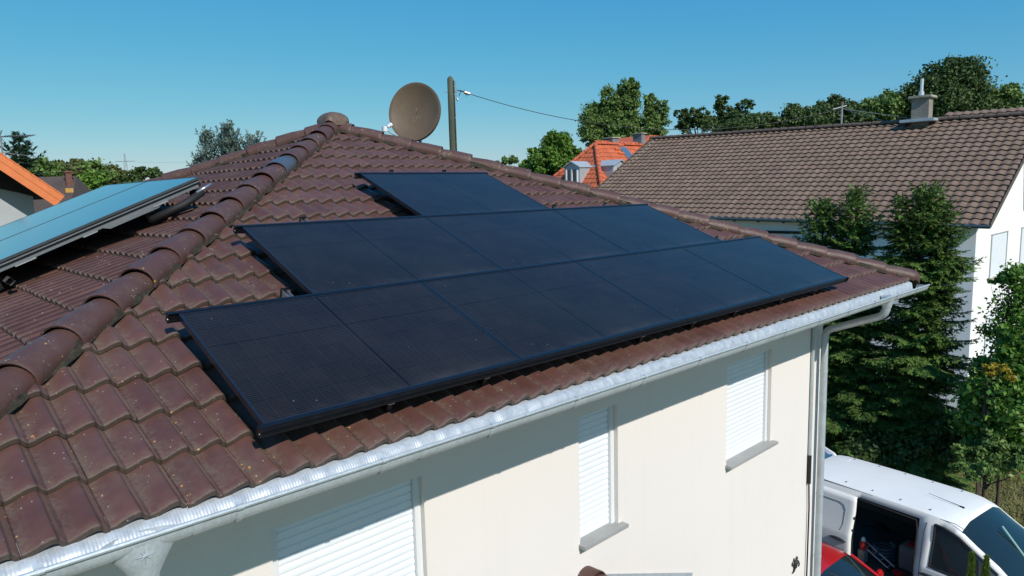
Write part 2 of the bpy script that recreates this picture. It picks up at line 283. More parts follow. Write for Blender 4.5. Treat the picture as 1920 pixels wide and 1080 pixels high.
# ---------------------------------------------------------------- helpers
class MB:
    def __init__(s): s.v = []; s.f = []; s.uv = []; s.has_uv = False
    def add(s, vs, fs, uvs=None):
        o = len(s.v); s.v += [tuple(map(float, q)) for q in vs]; s.f += [tuple(i+o for i in f) for f in fs]
        if uvs is not None: s.has_uv = True; s.uv += list(uvs)
        else: s.uv += [(0.0, 0.0)]*len(vs)
        return s
    def box(s, c, d, rot=None, bev=0.0):
        c = V(c); hx, hy, hz = d[0]/2, d[1]/2, d[2]/2
        R = rot if rot is not None else Matrix.Identity(3)
        if bev <= 0:
            vs = [c + R @ V((x, y, z)) for x in (-hx, hx) for y in (-hy, hy) for z in (-hz, hz)]
            return s.add(vs, [(0, 1, 3, 2), (4, 6, 7, 5), (0, 4, 5, 1), (2, 3, 7, 6), (0, 2, 6, 4), (1, 5, 7, 3)])
        bm = bmesh.new(); bmesh.ops.create_cube(bm, size=1)
        for q in bm.verts: q.co = V((q.co.x*d[0], q.co.y*d[1], q.co.z*d[2]))
        bmesh.ops.bevel(bm, geom=bm.edges[:], offset=bev, segments=2, affect='EDGES')
        bm.verts.index_update()
        s.add([c + R @ q.co for q in bm.verts], [tuple(q.index for q in f.verts) for f in bm.faces]); bm.free(); return s
    def tube(s, path, r, n=8, cap=True):
        path = [V(q) for q in path]; rs = r if isinstance(r, (list, tuple)) else [r]*len(path)
        rings = []; up = V((0, 0, 1)); t0 = (path[1]-path[0]).normalized()
        a = t0.cross(up if abs(t0.z) < 0.9 else V((1, 0, 0))).normalized()
        for i, q in enumerate(path):
            t = (path[min(i+1, len(path)-1)]-path[max(i-1, 0)]).normalized()
            a = (a - t*a.dot(t)).normalized(); b = t.cross(a)
            rings.append([q + (a*math.cos(2*PI*k/n)+b*math.sin(2*PI*k/n))*rs[i] for k in range(n)])
        vs = [q for rg in rings for q in rg]; fs = []
        for i in range(len(path)-1):
            for k in range(n): fs.append((i*n+k, i*n+(k+1) % n, (i+1)*n+(k+1) % n, (i+1)*n+k))
        if cap: fs.append(tuple(range(n-1, -1, -1))); fs.append(tuple((len(path)-1)*n+k for k in range(n)))
        return s.add(vs, fs)
    def grid(s, rows, closed=False, uvs=None):
        nr, nc = len(rows), len(rows[0]); fs = []
        for i in range(nr-1):
            for k in range(nc if closed else nc-1): fs.append((i*nc+k, i*nc+(k+1) % nc, (i+1)*nc+(k+1) % nc, (i+1)*nc+k))
        return s.add([q for r_ in rows for q in r_], fs, uvs)
    def prism(s, poly, ext):                                    # closed polygon (3D points) extruded along ext
        n = len(poly); e = V(ext); a = [V(q) for q in poly]
        return s.add(a+[q+e for q in a], [tuple(range(n-1, -1, -1)), tuple(range(n, 2*n))]+[(k, (k+1) % n, n+(k+1) % n, n+k) for k in range(n)])
    def mesh(s, name, m, smooth=False):
        me = bpy.data.meshes.new(name); me.from_pydata(s.v, [], s.f)
        if s.has_uv:
            u = me.uv_layers.new(name='UVMap'); li = np.empty(len(me.loops), dtype=np.int32); me.loops.foreach_get('vertex_index', li)
            u.data.foreach_set('uv', np.array(s.uv, dtype=np.float32)[li].ravel())
        if m: me.materials.append(m)
        if smooth:
            me.polygons.foreach_set('use_smooth', [True]*len(me.polygons))
            if smooth is not True: me.set_sharp_from_angle(angle=math.radians(smooth))
        return me
    def build(s, name, m, parent=None, smooth=False, local=False):
        return link(name, s.mesh(name, m, smooth), parent, local)
def link(name, me, parent=None, local=False):
    o = bpy.data.objects.new(name, me); C.objects.link(o)
    if parent is not None:
        o.parent = parent
        if not local:                                            # vertices are in world coordinates: undo the thing's placement
            t = parent
            while t.parent is not None: t = t.parent
            if parent is t: o.matrix_parent_inverse = Matrix.LocRotScale(t.location, t.rotation_euler, t.scale).inverted()
    return o
def tag(o, label=None, cat=None, group=None, kind=None):
    for k, x in (('label', label), ('category', cat), ('group', group), ('kind', kind)):
        if x: o[k] = x
    return o
def empty(name, loc, label, cat, rot=(0, 0, 0), group=None):
    o = bpy.data.objects.new(name, None); C.objects.link(o); o.location = tuple(loc); o.rotation_euler = rot
    o.empty_display_size = 0.2
    return tag(o, label, cat, group)
def copy_tree(o, parent=None):
    c = o.copy(); C.objects.link(c)
    if parent is not None: c.parent = parent
    for ch in list(o.children): copy_tree(ch, c)
    return c
def np_mesh(name, verts, quads, m):
    me = bpy.data.meshes.new(name); nv, nf = len(verts), len(quads)
    me.vertices.add(nv); me.vertices.foreach_set('co', np.asarray(verts, dtype=np.float32).ravel())
    me.loops.add(nf*4); me.loops.foreach_set('vertex_index', np.asarray(quads, dtype=np.int32).ravel())
    me.polygons.add(nf); me.polygons.foreach_set('loop_start', np.arange(0, nf*4, 4, dtype=np.int32)); me.polygons.foreach_set('loop_total', np.full(nf, 4, dtype=np.int32))
    me.update(calc_edges=True); me.materials.append(m); return me

# ---------------------------------------------------------------- a tiled roof slope, tile by tile
def tile_slope(origin, along, up, nrm, width, length, period, gauge, amp, waves=2, thick=0.030, lift=0.034, samples=8, cuts=(), jit=0.004, seed=1, crest=.74):
    """origin: lower left corner on the crest plane; returns a bmesh cut by the planes in cuts [(point, normal pointing away)]"""
    rg = random.Random(seed); o, a, u, nn = V(origin), V(along), V(up), V(nrm)
    tw = period*waves; ncol = int(math.ceil(width/tw))+2; nrow = int(math.ceil(length/gauge))
    mb = MB(); ns = samples*waves+1
    for j in range(nrow):
        for i in range(-1, ncol):
            x0, v0 = i*tw, j*gauge
            skip = False
            for cp, cn in cuts:                                  # quick rejection
                if all((o + a*(x0+dx) + u*(v0+dv) - V(cp)).dot(V(cn)) > 0.05 for dx in (0, tw) for dv in (0, gauge)): skip = True
            if skip: continue
            dz, tl, dv = rg.uniform(-jit, jit)*0.6, rg.uniform(-jit, jit), rg.uniform(-jit, jit)
            rows, uvs = [], []
            for k, (b, dn) in enumerate(((-0.004, -thick), (-0.004, -0.006), (0.004, 0.0), (gauge*0.3, 0), (gauge*0.7, 0), (gauge*1.08, 0))):
                r_ = []
                for q in range(ns):
                    ph = q/(ns-1)*waves; t = ph % 1.0 if q < ns-1 else 0.999999
                    prof = ((0.5-0.5*math.cos(PI*(t/crest)**.9) if t < crest else 0.5+0.5*math.cos(PI*(t-crest)/(1-crest)))-1)*amp
                    z = prof + dn + dz + tl*(q/(ns-1)-0.5) + lift*(1-max(b, 0)/gauge) - lift*0.9
                    r_.append(o + a*(x0+tw*q/(ns-1)*0.998) + u*(v0+b+dv) + nn*z)
                    uvs.append((i*waves+ph, b/gauge if k > 1 else -0.01))
                rows.append(r_)
            mb.grid(rows, uvs=uvs)
    me = mb.mesh('tiles', None)
    bm = bmesh.new(); bm.from_mesh(me); bpy.data.meshes.remove(me)
    for cp, cn in cuts:
        bmesh.ops.bisect_plane(bm, geom=bm.verts[:]+bm.edges[:]+bm.faces[:], plane_co=V(cp), plane_no=V(cn), clear_outer=True)
    return bm
def bm_join(name, bms, m, smooth=50):
    out = bmesh.new()
    for b in bms:
        t = bpy.data.meshes.new('t'); b.to_mesh(t); b.free(); out.from_mesh(t); bpy.data.meshes.remove(t)
    me = bpy.data.meshes.new(name); out.to_mesh(me); out.free(); me.materials.append(m)
    me.polygons.foreach_set('use_smooth', [True]*len(me.polygons)); me.set_sharp_from_angle(angle=math.radians(smooth))
    return me
def cap_run(p0, p1, r, step, side, upv, over=0.07, start=0.0):
    """points for half-round ridge tiles laid from p0 (low) up to p1; yields one MB per tile"""
    p0, p1 = V(p0), V(p1); d = (p1-p0); L = d.length; d.normalize(); sd, up = V(side).normalized(), V(upv).normalized()
    k, s = 0, start
    while s < L-0.05:
        e = min(s+step+over, L); mb = MB(); rows = []
        j1, j2 = rnd.uniform(-.006, .006), rnd.uniform(-.006, .006)
        prof = [(0.004, r*0.93, -0.016), (0.0, r*1.03, 0.0), (0.006, r*1.055, 0.004), (0.03, r*1.055, 0.003), (0.045, r*1.035, 0.0), (0.20, r*0.985, 0), (e-s, r*0.88, -0.004)]
        for (t, rr, dn) in prof:
            row = []
            for q in range(15):
                an = -0.12*PI + 1.24*PI*q/14
                row.append(p0 + d*(s+t) + sd*(-math.cos(an)*rr + j1) + up*(math.sin(an)*rr*0.84 + dn*0 + j2 - 0.02*(t > .2)))
            rows.append(row)
        mb.grid(rows); yield k, mb
        s += step; k += 1

# ---------------------------------------------------------------- the setting
def ground_patch(name, pts, z, m, kind='structure'):
    mb = MB(); mb.add([(x, y, z) for x, y in pts], [tuple(range(len(pts)))]); return tag(mb.build(name, m), kind=kind)
ground_patch('ground', [(-3000, -3000), (3000, -3000), (3000, 3000), (-3000, 3000)], GZ, M['ground'])
ground_patch('driveway', [(8.3, -14), (15.2, -14), (15.2, 3.6), (8.3, 3.6)], GZ+0.004, M['asphalt'])

# ---------------------------------------------------------------- the tiled house
PH = math.atan(0.40463); cP, sP = math.cos(PH), math.sin(PH)
DT = 0.15                                                        # tile crests lie this far below the panel plane
XC, YC, HALF = 3.55, 5.36, 5.45                                  # apex in plan, half the eave length
ZA = YC*math.tan(PH) - DT/cP                                     # height of the apex
ZE = ZA - HALF*math.tan(PH)
X0, X1, Y0, Y1 = XC-HALF, XC+HALF, YC-HALF, YC+HALF
house = empty('hipped_house', (XC, YC, GZ), 'cream house in front with brown pyramid roof, roller shutters and zinc gutter', 'house')
APEX = V((XC, YC, ZA))
SL = HALF/cP
PER, GAU, AMP = 0.1513, 0.335, 0.039
def house_slope(corner, along, inward, seed, x_phase=0.0, samples=10):
    a, i = V(corner), V(along); n = V(inward)
    up = (n*cP + V((0, 0, sP))); nr = (V((0, 0, cP)) - n*sP)
    d1, d2 = (i-n).normalized(), (-i-n).normalized()             # outward normals of the two hip planes (vertical)
    e2 = a + i*(2*HALF)
    cuts = [(a - d1*0 , -d2 if False else (-(i) + n).normalized()), (e2, (i + n).normalized())]
    return tile_slope(a + i*x_phase, i, up, nr, 2*HALF, SL+0.1, PER, GAU, AMP, samples=samples, cuts=cuts, seed=seed)
front = house_slope((X0, Y0, ZE), (1, 0, 0), (0, 1, 0), 1, x_phase=((0.014-PER*.74-X0) % (2*PER)) - 2*PER)
left = house_slope((X0, Y1, ZE), (0, -1, 0), (1, 0, 0), 2)
right = house_slope((X1, Y0, ZE), (0, 1, 0), (-1, 0, 0), 3, samples=10)
back = house_slope((X1, Y1, ZE), (-1, 0, 0), (0, -1, 0), 4, samples=10)
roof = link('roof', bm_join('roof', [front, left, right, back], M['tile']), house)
# roofing felt / battens below the tiles
mb = MB(); zo = -0.085
mb.add([(X0+.06, Y0+.06, ZE+zo), (X1-.06, Y0+.06, ZE+zo), (X1-.06, Y1-.06, ZE+zo), (X0+.06, Y1-.06, ZE+zo), (XC, YC, ZA+zo)], [(0, 1, 4), (1, 2, 4), (2, 3, 4), (3, 0, 4)])
mb.build('roof_underlay', M['mortar'], house)
# hips: mortar bed and ridge tiles
corners = {'fl': (X0, Y0), 'fr': (X1, Y0), 'bl': (X0, Y1), 'br': (X1, Y1)}
mort = MB()
for kx, (cx, cy) in corners.items():
    p0, p1 = V((cx, cy, ZE-0.005)), V((XC, YC, ZA-0.005)); d = (p1-p0); side = d.cross(V((0, 0, 1))).normalized(); up = side.cross(d).normalized()
    if kx == 'fr': p0 = p0 + d.normalized()*0.10
    nseg = 90; rows = []
    for q in range(nseg+1):
        c = p0 + (p1-p0)*(q/nseg)
        rows.append([c + side*(-0.115+rnd.uniform(-.022, .012)) + up*(-0.055), c + side*(-0.10+rnd.uniform(-.01, .01)) + up*0.004, c + side*(0.10+rnd.uniform(-.01, .01)) + up*0.004, c + side*(0.115+rnd.uniform(-.012, .022)) + up*(-0.055)])
    mort.grid(rows)
    for k, cmb in cap_run(p0 - d.normalized()*0.04 - up*0.012, p1 - up*0.012, 0.118, 0.405, side, up):
        sl = (kx == 'fl' and k == 14)
        o = cmb.build('ridge_tile', M['cap_sky_sheen'] if sl else M['cap'], house, smooth=40)
        if sl: o['label'] = 'glossy ridge tile coloured by a blue sky reflection, among the brown ones'
mort.build('hip_mortar', M['mortar'], house)
mb = MB(); rows = []                                             # closed end of the front right hip
dh = (APEX - V((X1, Y0, ZE))).normalized(); sdh = dh.cross(V((0, 0, 1))).normalized(); uph = sdh.cross(dh)
pe = V((X1, Y0, ZE)) + dh*0.065 - uph*0.010
for t in np.linspace(0, 1, 7):
    rr = 0.118*math.cos(t*PI/2)**0.5 if t < 1 else 0.02
    rows.append([pe - dh*(0.10*math.sin(t*PI/2)) - V((0, 0, 0.10*t*t)) + sdh*(-math.cos(-.1*PI+1.2*PI*q/14)*rr) + uph*(math.sin(-.1*PI+1.2*PI*q/14)*rr*.86) for q in range(15)])
mb.grid(rows).build('ridge_end_tile', M['cap'], house, smooth=True)
mb = MB(); rows = []                                             # apex tile: a dome with four skirts
for t in np.linspace(0, 1, 9):
    ring = []
    for q in range(32):
        an = 2*PI*q/32; lobe = abs(math.cos(2*(an-PI/4)))**3
        rr = (0.175+0.04*lobe)*math.sin(t*PI/2*1.02); z = 0.118*math.cos(t*PI/2) - (1-lobe)*0.06*t**3 - 0.01*t
        ring.append((XC+math.cos(an)*rr, YC+math.sin(an)*rr, ZA+0.055+z))
    rows.append(ring)
mb.grid(rows, closed=True).build('apex_tile', mat('weathered_apex_tile', (0.13, 0.085, 0.06), 0.55, var=((14, .35), (50, .3)), bump=(40, .4, .005)), house, smooth=True)
# walls
WX0, WX1, WY0, WY1 = X0+0.87, 8.13, 0.75, Y1-0.87
WT = ZE-0.13
wins = [(0.31, 1.44, -3.3, -0.90), (3.11, 3.66, -2.06, -0.89), (5.63, 6.68, -2.07, -0.90)]     # x0, x1, z0, z1
mb = MB(); xs = sorted({WX0, WX1, *[q for w_ in wins for q in w_[:2]]}); zs = sorted({GZ, WT, *[q for w_ in wins for q in w_[2:]]})
for i in range(len(xs)-1):
    for k in range(len(zs)-1):
        xm, zm = (xs[i]+xs[i+1])/2, (zs[k]+zs[k+1])/2
        if any(a < xm < b and c < zm < d for a, b, c, d in wins): continue
        mb.add([(xs[i], WY0, zs[k]), (xs[i+1], WY0, zs[k]), (xs[i+1], WY0, zs[k+1]), (xs[i], WY0, zs[k+1])], [(0, 1, 2, 3)])
RV = 0.08
for a, b, c, d in wins:
    for q in (((a, c), (b, c)), ((b, c), (b, d)), ((b, d), (a, d)), ((a, d), (a, c))):
        (xa, za), (xb, zb) = q
        mb.add([(xa, WY0, za), (xa, WY0+RV, za), (xb, WY0+RV, zb), (xb, WY0, zb)], [(0, 1, 2, 3)])
mb.add([(WX1, WY0, GZ), (WX1, WY1, GZ), (WX1, WY1, WT), (WX1, WY0, WT)], [(0, 1, 2, 3)])
mb.add([(WX0, WY1, GZ), (WX0, WY0, GZ), (WX0, WY0, WT), (WX0, WY1, WT)], [(0, 1, 2, 3)])
mb.add([(WX1, WY1, GZ), (WX0, WY1, GZ), (WX0, WY1, WT), (WX1, WY1, WT)], [(0, 1, 2, 3)])
mb.build('wall', M['render'], house)
mb = MB()
for (a, b) in (((X0+.08, Y0+.08, ZE-.13), (WX0, WY0)),):
    o = [(X0+.08, Y0+.10), (X1-.08, Y0+.10), (X1-.08, Y1-.10), (X0+.08, Y1-.10)]; i_ = [(WX0, WY0), (WX1, WY0), (WX1, WY1), (WX0, WY1)]
    for k in range(4):
        q = (k+1) % 4
        mb.add([(*o[k], WT+.003), (*o[q], WT+.003), (*i_[q], WT+.003), (*i_[k], WT+.003)], [(0, 1, 2, 3)])
        mb.add([(*o[k], WT+.003), (*o[q], WT+.003), (*o[q], ZE-.07), (*o[k], ZE-.07)], [(0, 1, 2, 3)])
mb.build('soffit', M['soffit'], house)
# shuttered windows
for wi, (a, b, c, d) in enumerate(wins):
    fr = MB(); y = WY0+RV
    for xx in (a+0.028, b-0.028): fr.box((xx, y-0.012, (c+d)/2), (0.052, 0.05, d-c))
    fr.box(((a+b)/2, y+0.03, (c+d)/2), (b-a+.02, 0.02, d-c+.02))
    win = fr.build('window', M['plastic_white'], house)
    tag(win, ['wide tall window with its shutter half in shadow', 'narrow window with its white shutter fully down', 'square window with its white shutter fully down'][wi])
    sh = MB(); h = 0.0555; nz = int((d-c)/h); rows = []
    for k in range(nz+1):
        z = c + k*h
        for t, dy in ((0.0, 0.012), (0.10, 0.001), (0.5, -0.0045), (0.9, 0.001)):
            zz = z + t*h
            if zz <= d: rows.append([(a+0.056, y-0.008+dy, zz), (b-0.056, y-0.008+dy, zz)])
    sh.grid(rows); link('shutter', sh.mesh('shutter', M['shutter'], 30), win)
    if wi:
        si = MB(); si.box(((a+b)/2+0.02, WY0+RV/2-0.035, c-0.0125), (b-a+0.08, RV+0.09, 0.035), bev=0.004)
        link('sill', si.mesh('sill', M['granite']), win)
for o in house.children:
    for ch in o.children: ch.matrix_parent_inverse = Matrix.Identity(4)
for o in [q for q in house.children if q.name.startswith('window')]:
    pass
# corrugated zinc eave sheet hanging from under the first tiles into the gutter
def zrim(x): return -0.243-0.0065*x
def eave_sheet():
    m = bpy.data.materials.new('crimped_zinc_sheet'); m.use_nodes = True; n, l = m.node_tree.nodes, m.node_tree.links; p = n['Principled BSDF']
    tc = n.new('ShaderNodeTexCoord'); nz = noise(n, l, tc.outputs['Object'], 30, 4)
    wv = n.new('ShaderNodeTexWave'); wv.wave_type = 'BANDS'; wv.bands_direction = 'X'; wv.inputs['Scale'].default_value = 22; wv.inputs['Distortion'].default_value = 0.6; l.new(tc.outputs['Object'], wv.inputs['Vector'])
    c = mixc(n, l, ramp(n, l, nz, 0.35, 0.7), (0.60, 0.63, 0.65), (0.44, 0.47, 0.49)); l.new(c, p.inputs['Base Color'])
    p.inputs['Metallic'].default_value = 0.4; l.new(ramp(n, l, noise(n, l, tc.outputs['Object'], 7, 4), 0.3, 0.7, 0.40, 0.62), p.inputs['Roughness'])
    b = n.new('ShaderNodeBump'); b.inputs['Strength'].default_value = 0.13; b.inputs['Distance'].default_value = 0.005; l.new(wv.outputs['Fac'], b.inputs['Height']); l.new(b.outputs[0], p.inputs['Normal'])
    return m
mb = MB(); rows = []; nx = 420; xa, xb = X0, X1-0.18
wob = [rnd.uniform(-1, 1) for _ in range(nx+1)]
for (yy, zz, kk) in ((Y0+.10, ZE-.012, 0.2), (Y0+.012, ZE-.052, 0.6), (Y0-.014, ZE-.068, 1.0), (Y0-.030, None, 1.0), (Y0-.037, -0.018, 0.2)):
    rows.append([(xa+(xb-xa)*i/nx, yy + kk*(0.0035*math.sin(2*PI*(xa+(xb-xa)*i/nx)/0.151+1.0)+0.004*wob[i]+0.006*math.sin(i*0.13)*math.sin(i*0.031)), (zz if zz is not None and zz < -.15 else zrim(xa+(xb-xa)*i/nx)-.045+(zz or 0))) for i in range(nx+1)])
mb.grid(rows).build('eave_sheet', eave_sheet(), house, smooth=True)
# gutter
GR = 0.074; GY = Y0-0.088
def gc(an): return math.copysign(abs(math.cos(an))**.5, math.cos(an)) if math.cos(an) < 0 else math.cos(an)
def gs(an): return math.sin(an)
def gutter_rows(x):
    zc = zrim(x); row = []
    for q in range(13):
        an = PI*(.27+.73*q/12); row.append((x, GY+gc(an)*GR, zc-gs(an)*GR))
    for q in range(1, 9):                                        # bead along the outer rim
        an = PI + 2*PI*q/8*0.98; row.append((x, GY-GR-0.006-math.cos(an)*0.011, zc+0.003-math.sin(an)*0.011))
    return row
GX0, GX1 = X0-0.05, 9.02
gut = MB().grid([gutter_rows(GX0+(GX1-GX0)*i/24) for i in range(25)]).build('gutter', M['zinc'], house, smooth=40)
mb = MB(); zc = zrim(GX1); mb.add([(GX1, GY+gc(PI*q/12)*GR, zc-gs(PI*q/12)*GR) for q in range(13)], [tuple(range(13))]); link('end_cap', mb.mesh('end_cap', M['zinc']), gut)
for k in range(14):
    x = -0.98+0.735*k
    mb = MB(); zc = zrim(x); rows = []
    for dx in (-0.016, 0.016):
        row = [(x+dx, GY+gc(PI*q/10)*(GR+.004), zc-gs(PI*q/10)*(GR+.004)) for q in range(4, 11)]
        row += [(x+dx, GY-GR-0.006-math.cos(PI+2*PI*q/8)*0.0145, zc+0.003-math.sin(PI+2*PI*q/8)*0.0145) for q in range(1, 6)] + [(x+dx, GY-GR+.02, zc+.022)]
        rows.append(row)
    link('gutter_bracket', mb.grid(rows).mesh('gutter_bracket', M['zinc'], 40), gut)
for x in (-0.42, 0.74, 2.55, 4.9, 7.1):
    zc = zrim(x); mb = MB().grid([[(x+dx, GY+gc(PI*q/12)*(GR+.0025), zc-gs(PI*q/12)*(GR+.0025)) for q in range(4, 13)] for dx in (-.02, .02)])
    link('gutter_joint', mb.mesh('gutter_joint', M['zinc'], 40), gut)
mb = MB(); xh = -0.62; zc = zrim(xh); rows = []                   # funnel outlet with its stamped star
for (t, rx, ry) in ((-.03, .15, .074), (-.075, .125, .072), (-.13, .09, .062), (-.19, .055, .052), (-.30, .045, .045)):
    rows.append([(xh+math.cos(2*PI*q/20)*rx, GY+math.sin(2*PI*q/20)*ry, zc+t) for q in range(20)])
mb.grid(rows, closed=True); fun = link('outlet_funnel', mb.mesh('outlet_funnel', M['zinc'], 40), gut)
mb = MB()
for q in range(8):
    an = q*PI/4; ln = 0.040 if q % 2 == 0 else 0.026
    c0 = V((xh-0.01, GY-0.0735, zc-0.075)); dx, dz = V((math.cos(an), 0, 0)), V((0, 0, math.sin(an)))
    e = c0 + dx*ln + dz*ln; pp = V((-math.sin(an), 0, math.cos(an)))*0.0035
    mb.add([c0+pp, e, c0-pp, c0+V((0, -0.006, 0))], [(0, 1, 3), (1, 2, 3)])
link('star_stamp', mb.mesh('star_stamp', M['zinc']), gut)
# downpipe with its swan neck, conduit
PX, PY = 7.99, WY0-0.09
mb = MB(); xo = 7.72; z0 = zrim(xo)-GR
path = [(xo, GY, z0+.04), (xo, GY, z0-.10)]
def arc(pc, a0, a1, u_, v_, r, n): return [V(pc)+V(u_)*math.cos(a0+(a1-a0)*i/n)*r+V(v_)*math.sin(a0+(a1-a0)*i/n)*r for i in range(n+1)]
A = V((xo, GY, z0-.16)); B = V((PX, PY, z0-.50)); dv = (B-A).normalized()
def bend(p, din, dout, r, n=8):
    out = []; p, din, dout = V(p), V(din).normalized(), V(dout).normalized()
    for i in range(n+1):
        t = i/n; a, b = p-din*r, p+dout*r
        out.append(a*(1-t)**2 + p*2*t*(1-t) + b*t*t)
    return out
dn = V((0, 0, -1))
path = [V((xo, GY, z0+.05))] + bend(A, dn, dv, 0.11) + bend(B, dv, dn, 0.11) + [V((PX, PY, GZ+.1))]
mb.tube(path, 0.046, 16)
pipe = mb.build('downpipe', M['zinc'], house, smooth=50)
mb = MB(); mb.tube([(xo, GY, z0+.07), (xo, GY, z0-.02), (xo, GY, z0-.07)], [0.085, 0.062, 0.05], 18); link('pipe_outlet', mb.mesh('pipe_outlet', M['zinc'], 40), pipe)
for z in (-1.42, -3.15, -4.05, -5.3):
    mb = MB(); mb.tube([(PX, PY, z-.012), (PX, PY, z+.012)], 0.0495, 16); link('pipe_collar', mb.mesh('pipe_collar', M['zinc'], 40), pipe)
mb = MB(); mb.tube([(7.775, WY0-.028, WT), (7.775, WY0-.028, -2.55)], 0.022, 10); mb.build('conduit', M['zinc'], house, smooth=50)
mb = MB(); mb.tube([(7.775, WY0-.028, -2.55), (7.775, WY0-.028, -2.95)], 0.026, 10); mb.tube([(7.775, WY0-.028, -2.95), (7.80, WY0-.03, -3.3), (7.79, WY0-.03, -4.6)], 0.011, 8); mb.build('conduit_sleeve', M['rubber'], house, smooth=50)
# porch roof under the middle window: ridge tile, slope and screwed wall flashing
px_, pz_ = 3.17, -2.46
mb = MB(); tp = math.tan(math.radians(22))
bm = tile_slope((px_+1.75, -1.0, pz_-1.75*tp), (0, 1, 0), (-math.cos(math.radians(22)), 0, math.sin(math.radians(22))), (math.sin(math.radians(22)), 0, math.cos(math.radians(22))), 1.75, 1.85, PER, GAU, AMP, cuts=[((0, WY0, 0), (0, 1, 0)), ((px_, 0, 0), (-1, 0, 0)), ((0, -1.0, 0), (0, -1, 0))], seed=9)
bm2 = tile_slope((px_-1.75, WY0, pz_-1.75*tp), (0, -1, 0), (math.cos(math.radians(22)), 0, math.sin(math.radians(22))), (-math.sin(math.radians(22)), 0, math.cos(math.radians(22))), 1.75, 1.85, PER, GAU, AMP, cuts=[((0, WY0, 0), (0, 1, 0)), ((px_, 0, 0), (1, 0, 0)), ((0, -1.0, 0), (0, -1, 0))], seed=10)
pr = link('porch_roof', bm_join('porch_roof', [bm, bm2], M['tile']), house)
mb = MB()
for sg in (1, -1):
    sd = V((sg, 0, -tp)); mb.prism([V((px_, WY0-.012, pz_+.10)), V((px_, WY0-.012, pz_-.03)), V((px_, WY0-.012, pz_-.03))+sd*1.75, V((px_, WY0-.012, pz_+.10))+sd*1.75], (0, -.006, 0))
fl = mb.mesh('wall_flashing', M['zinc']); link('wall_flashing', fl, pr)
for k in range(8):
    x = 0.2+0.2*k; mb = MB(); mb.tube([(px_+x, WY0-.018, pz_+.055-x*tp), (px_+x, WY0-.024, pz_+.055-x*tp)], 0.006, 8)
    link('screw', mb.mesh('screw', M['alu']), pr)
for k, cmb in cap_run((px_, -1.02, pz_+.075), (px_, WY0-.02, pz_+.075), 0.118, 0.405, (-1, 0, 0), (0, 0, 1)):
    link('ridge_tile', cmb.mesh('ridge_tile', M['cap'], 40), pr)
for o in house.children:                                          # pieces one level down share the house's world coordinates
    for ch in o.children: ch.matrix_parent_inverse = Matrix.Identity(4)
# black lizard ornament on the wall
G = at_y(1490, 1057, WY0); gx, gz = G[0], G[2]
lz = empty('wall_ornament', (gx, WY0, gz), 'small black iron lizard ornament fixed to the cream wall beside the downpipe', 'ornament')
body = [(-.085, -.10), (-.05, -.085), (-.03, -.05), (-.035, -.01), (-.012, .03), (.02, .055), (.045, .09)]
mb = MB(); mb.tube([(gx+a, WY0-.014, gz+b) for a, b in body], [.006, .012, .018, .024, .024, .016, .012], 8); mb.build('body', M['iron'], lz, smooth=True)
for leg in ([(-.035, -.045), (.03, -.065), (.06, -.01), (.04, .01)], [(-.04, -.01), (-.10, .02), (-.085, .06)], [(.01, .04), (.08, .02), (.12, -.04), (.10, -.075)], [(.0, .045), (-.06, .065), (-.04, .10)]):
    mb = MB(); mb.tube([(gx+a, WY0-.012, gz+b) for a, b in leg], .008, 6); mb.build('leg', M['iron'], lz, smooth=True)

# ---------------------------------------------------------------- solar panels and their rails
U = V((0, cP, sP)); NR = V((0, -sP, cP))
def pp(x, v, n=0.0): return V((x, 0, 0)) + U*v + NR*n
PW, PHT = 1.722, 1.134
def make_panel():
    r = empty('solar_panel', (0, 0, 0), 'x', 'solar panel', (PH, 0, 0), 'black solar panels on the front roof slope')
    mb = MB(); fw = 0.014
    mb.box((PW/2, fw/2, -0.0175), (PW, fw, 0.035)); mb.box((PW/2, PHT-fw/2, -0.0175), (PW, fw, 0.035))
    mb.box((fw/2, PHT/2, -0.0175), (fw, PHT-2*fw, 0.035)); mb.box((PW-fw/2, PHT/2, -0.0175), (fw, PHT-2*fw, 0.035))
    mb.build('frame', M['frame'], r, local=True)
    mb = MB(); a, b = fw, fw
    mb.add([(a, b, -.002), (PW-a, b, -.002), (PW-a, PHT-b, -.002), (a, PHT-b, -.002), (a, b, -.01), (PW-a, b, -.01), (PW-a, PHT-b, -.01), (a, PHT-b, -.01)], [(0, 1, 2, 3), (7, 6, 5, 4)], [(a, b), (PW-a, b), (PW-a, PHT-b), (a, PHT-b)]*2)
    mb.build('glass', M['pv'], r, local=True)
    mb = MB(); mb.box((PW/2, PHT-.12, -.022), (.10, .08, .02)); mb.build('junction_box', M['rubber'], r, local=True)
    return r
RH = 1.159; proto = make_panel(); first = True
names = {0: ['black solar panel nearest the camera, left end of the bottom row of four', 'second black solar panel from the left in the bottom row of four', 'third black solar panel from the left in the bottom row of four', 'bluish black solar panel at the right end of the bottom row, nearest the gutter corner'],
         1: ['black solar panel at the left end of the middle row of three', 'black solar panel in the middle of the middle row of three', 'blue reflecting solar panel at the right end of the middle row, touching the hip'],
         2: ['single blue reflecting solar panel alone in the topmost row']}
for r_, (off, cnt) in enumerate(((0.0, 4), (0.864, 3), (2.589, 1))):
    for i in range(cnt):
        o = proto if first else copy_tree(proto); first = False
        p_ = pp(off+i*1.73+0.004, r_*RH+0.0125, 0.0); o.location = p_; o['label'] = names[r_][i]
rails = [(-0.022, 6.945, 0, 'black mounting rail along the lower edge of the bottom panel row'), (-0.05, 6.945, 1, 'black mounting rail between the bottom and the middle panel row'),
         (0.82, 6.075, 2, 'black mounting rail between the middle panel row and the single top panel'), (2.55, 4.34, 3, 'short black mounting rail along the upper edge of the single top panel')]
RM = Matrix((V((1, 0, 0)), U, NR)).transposed()
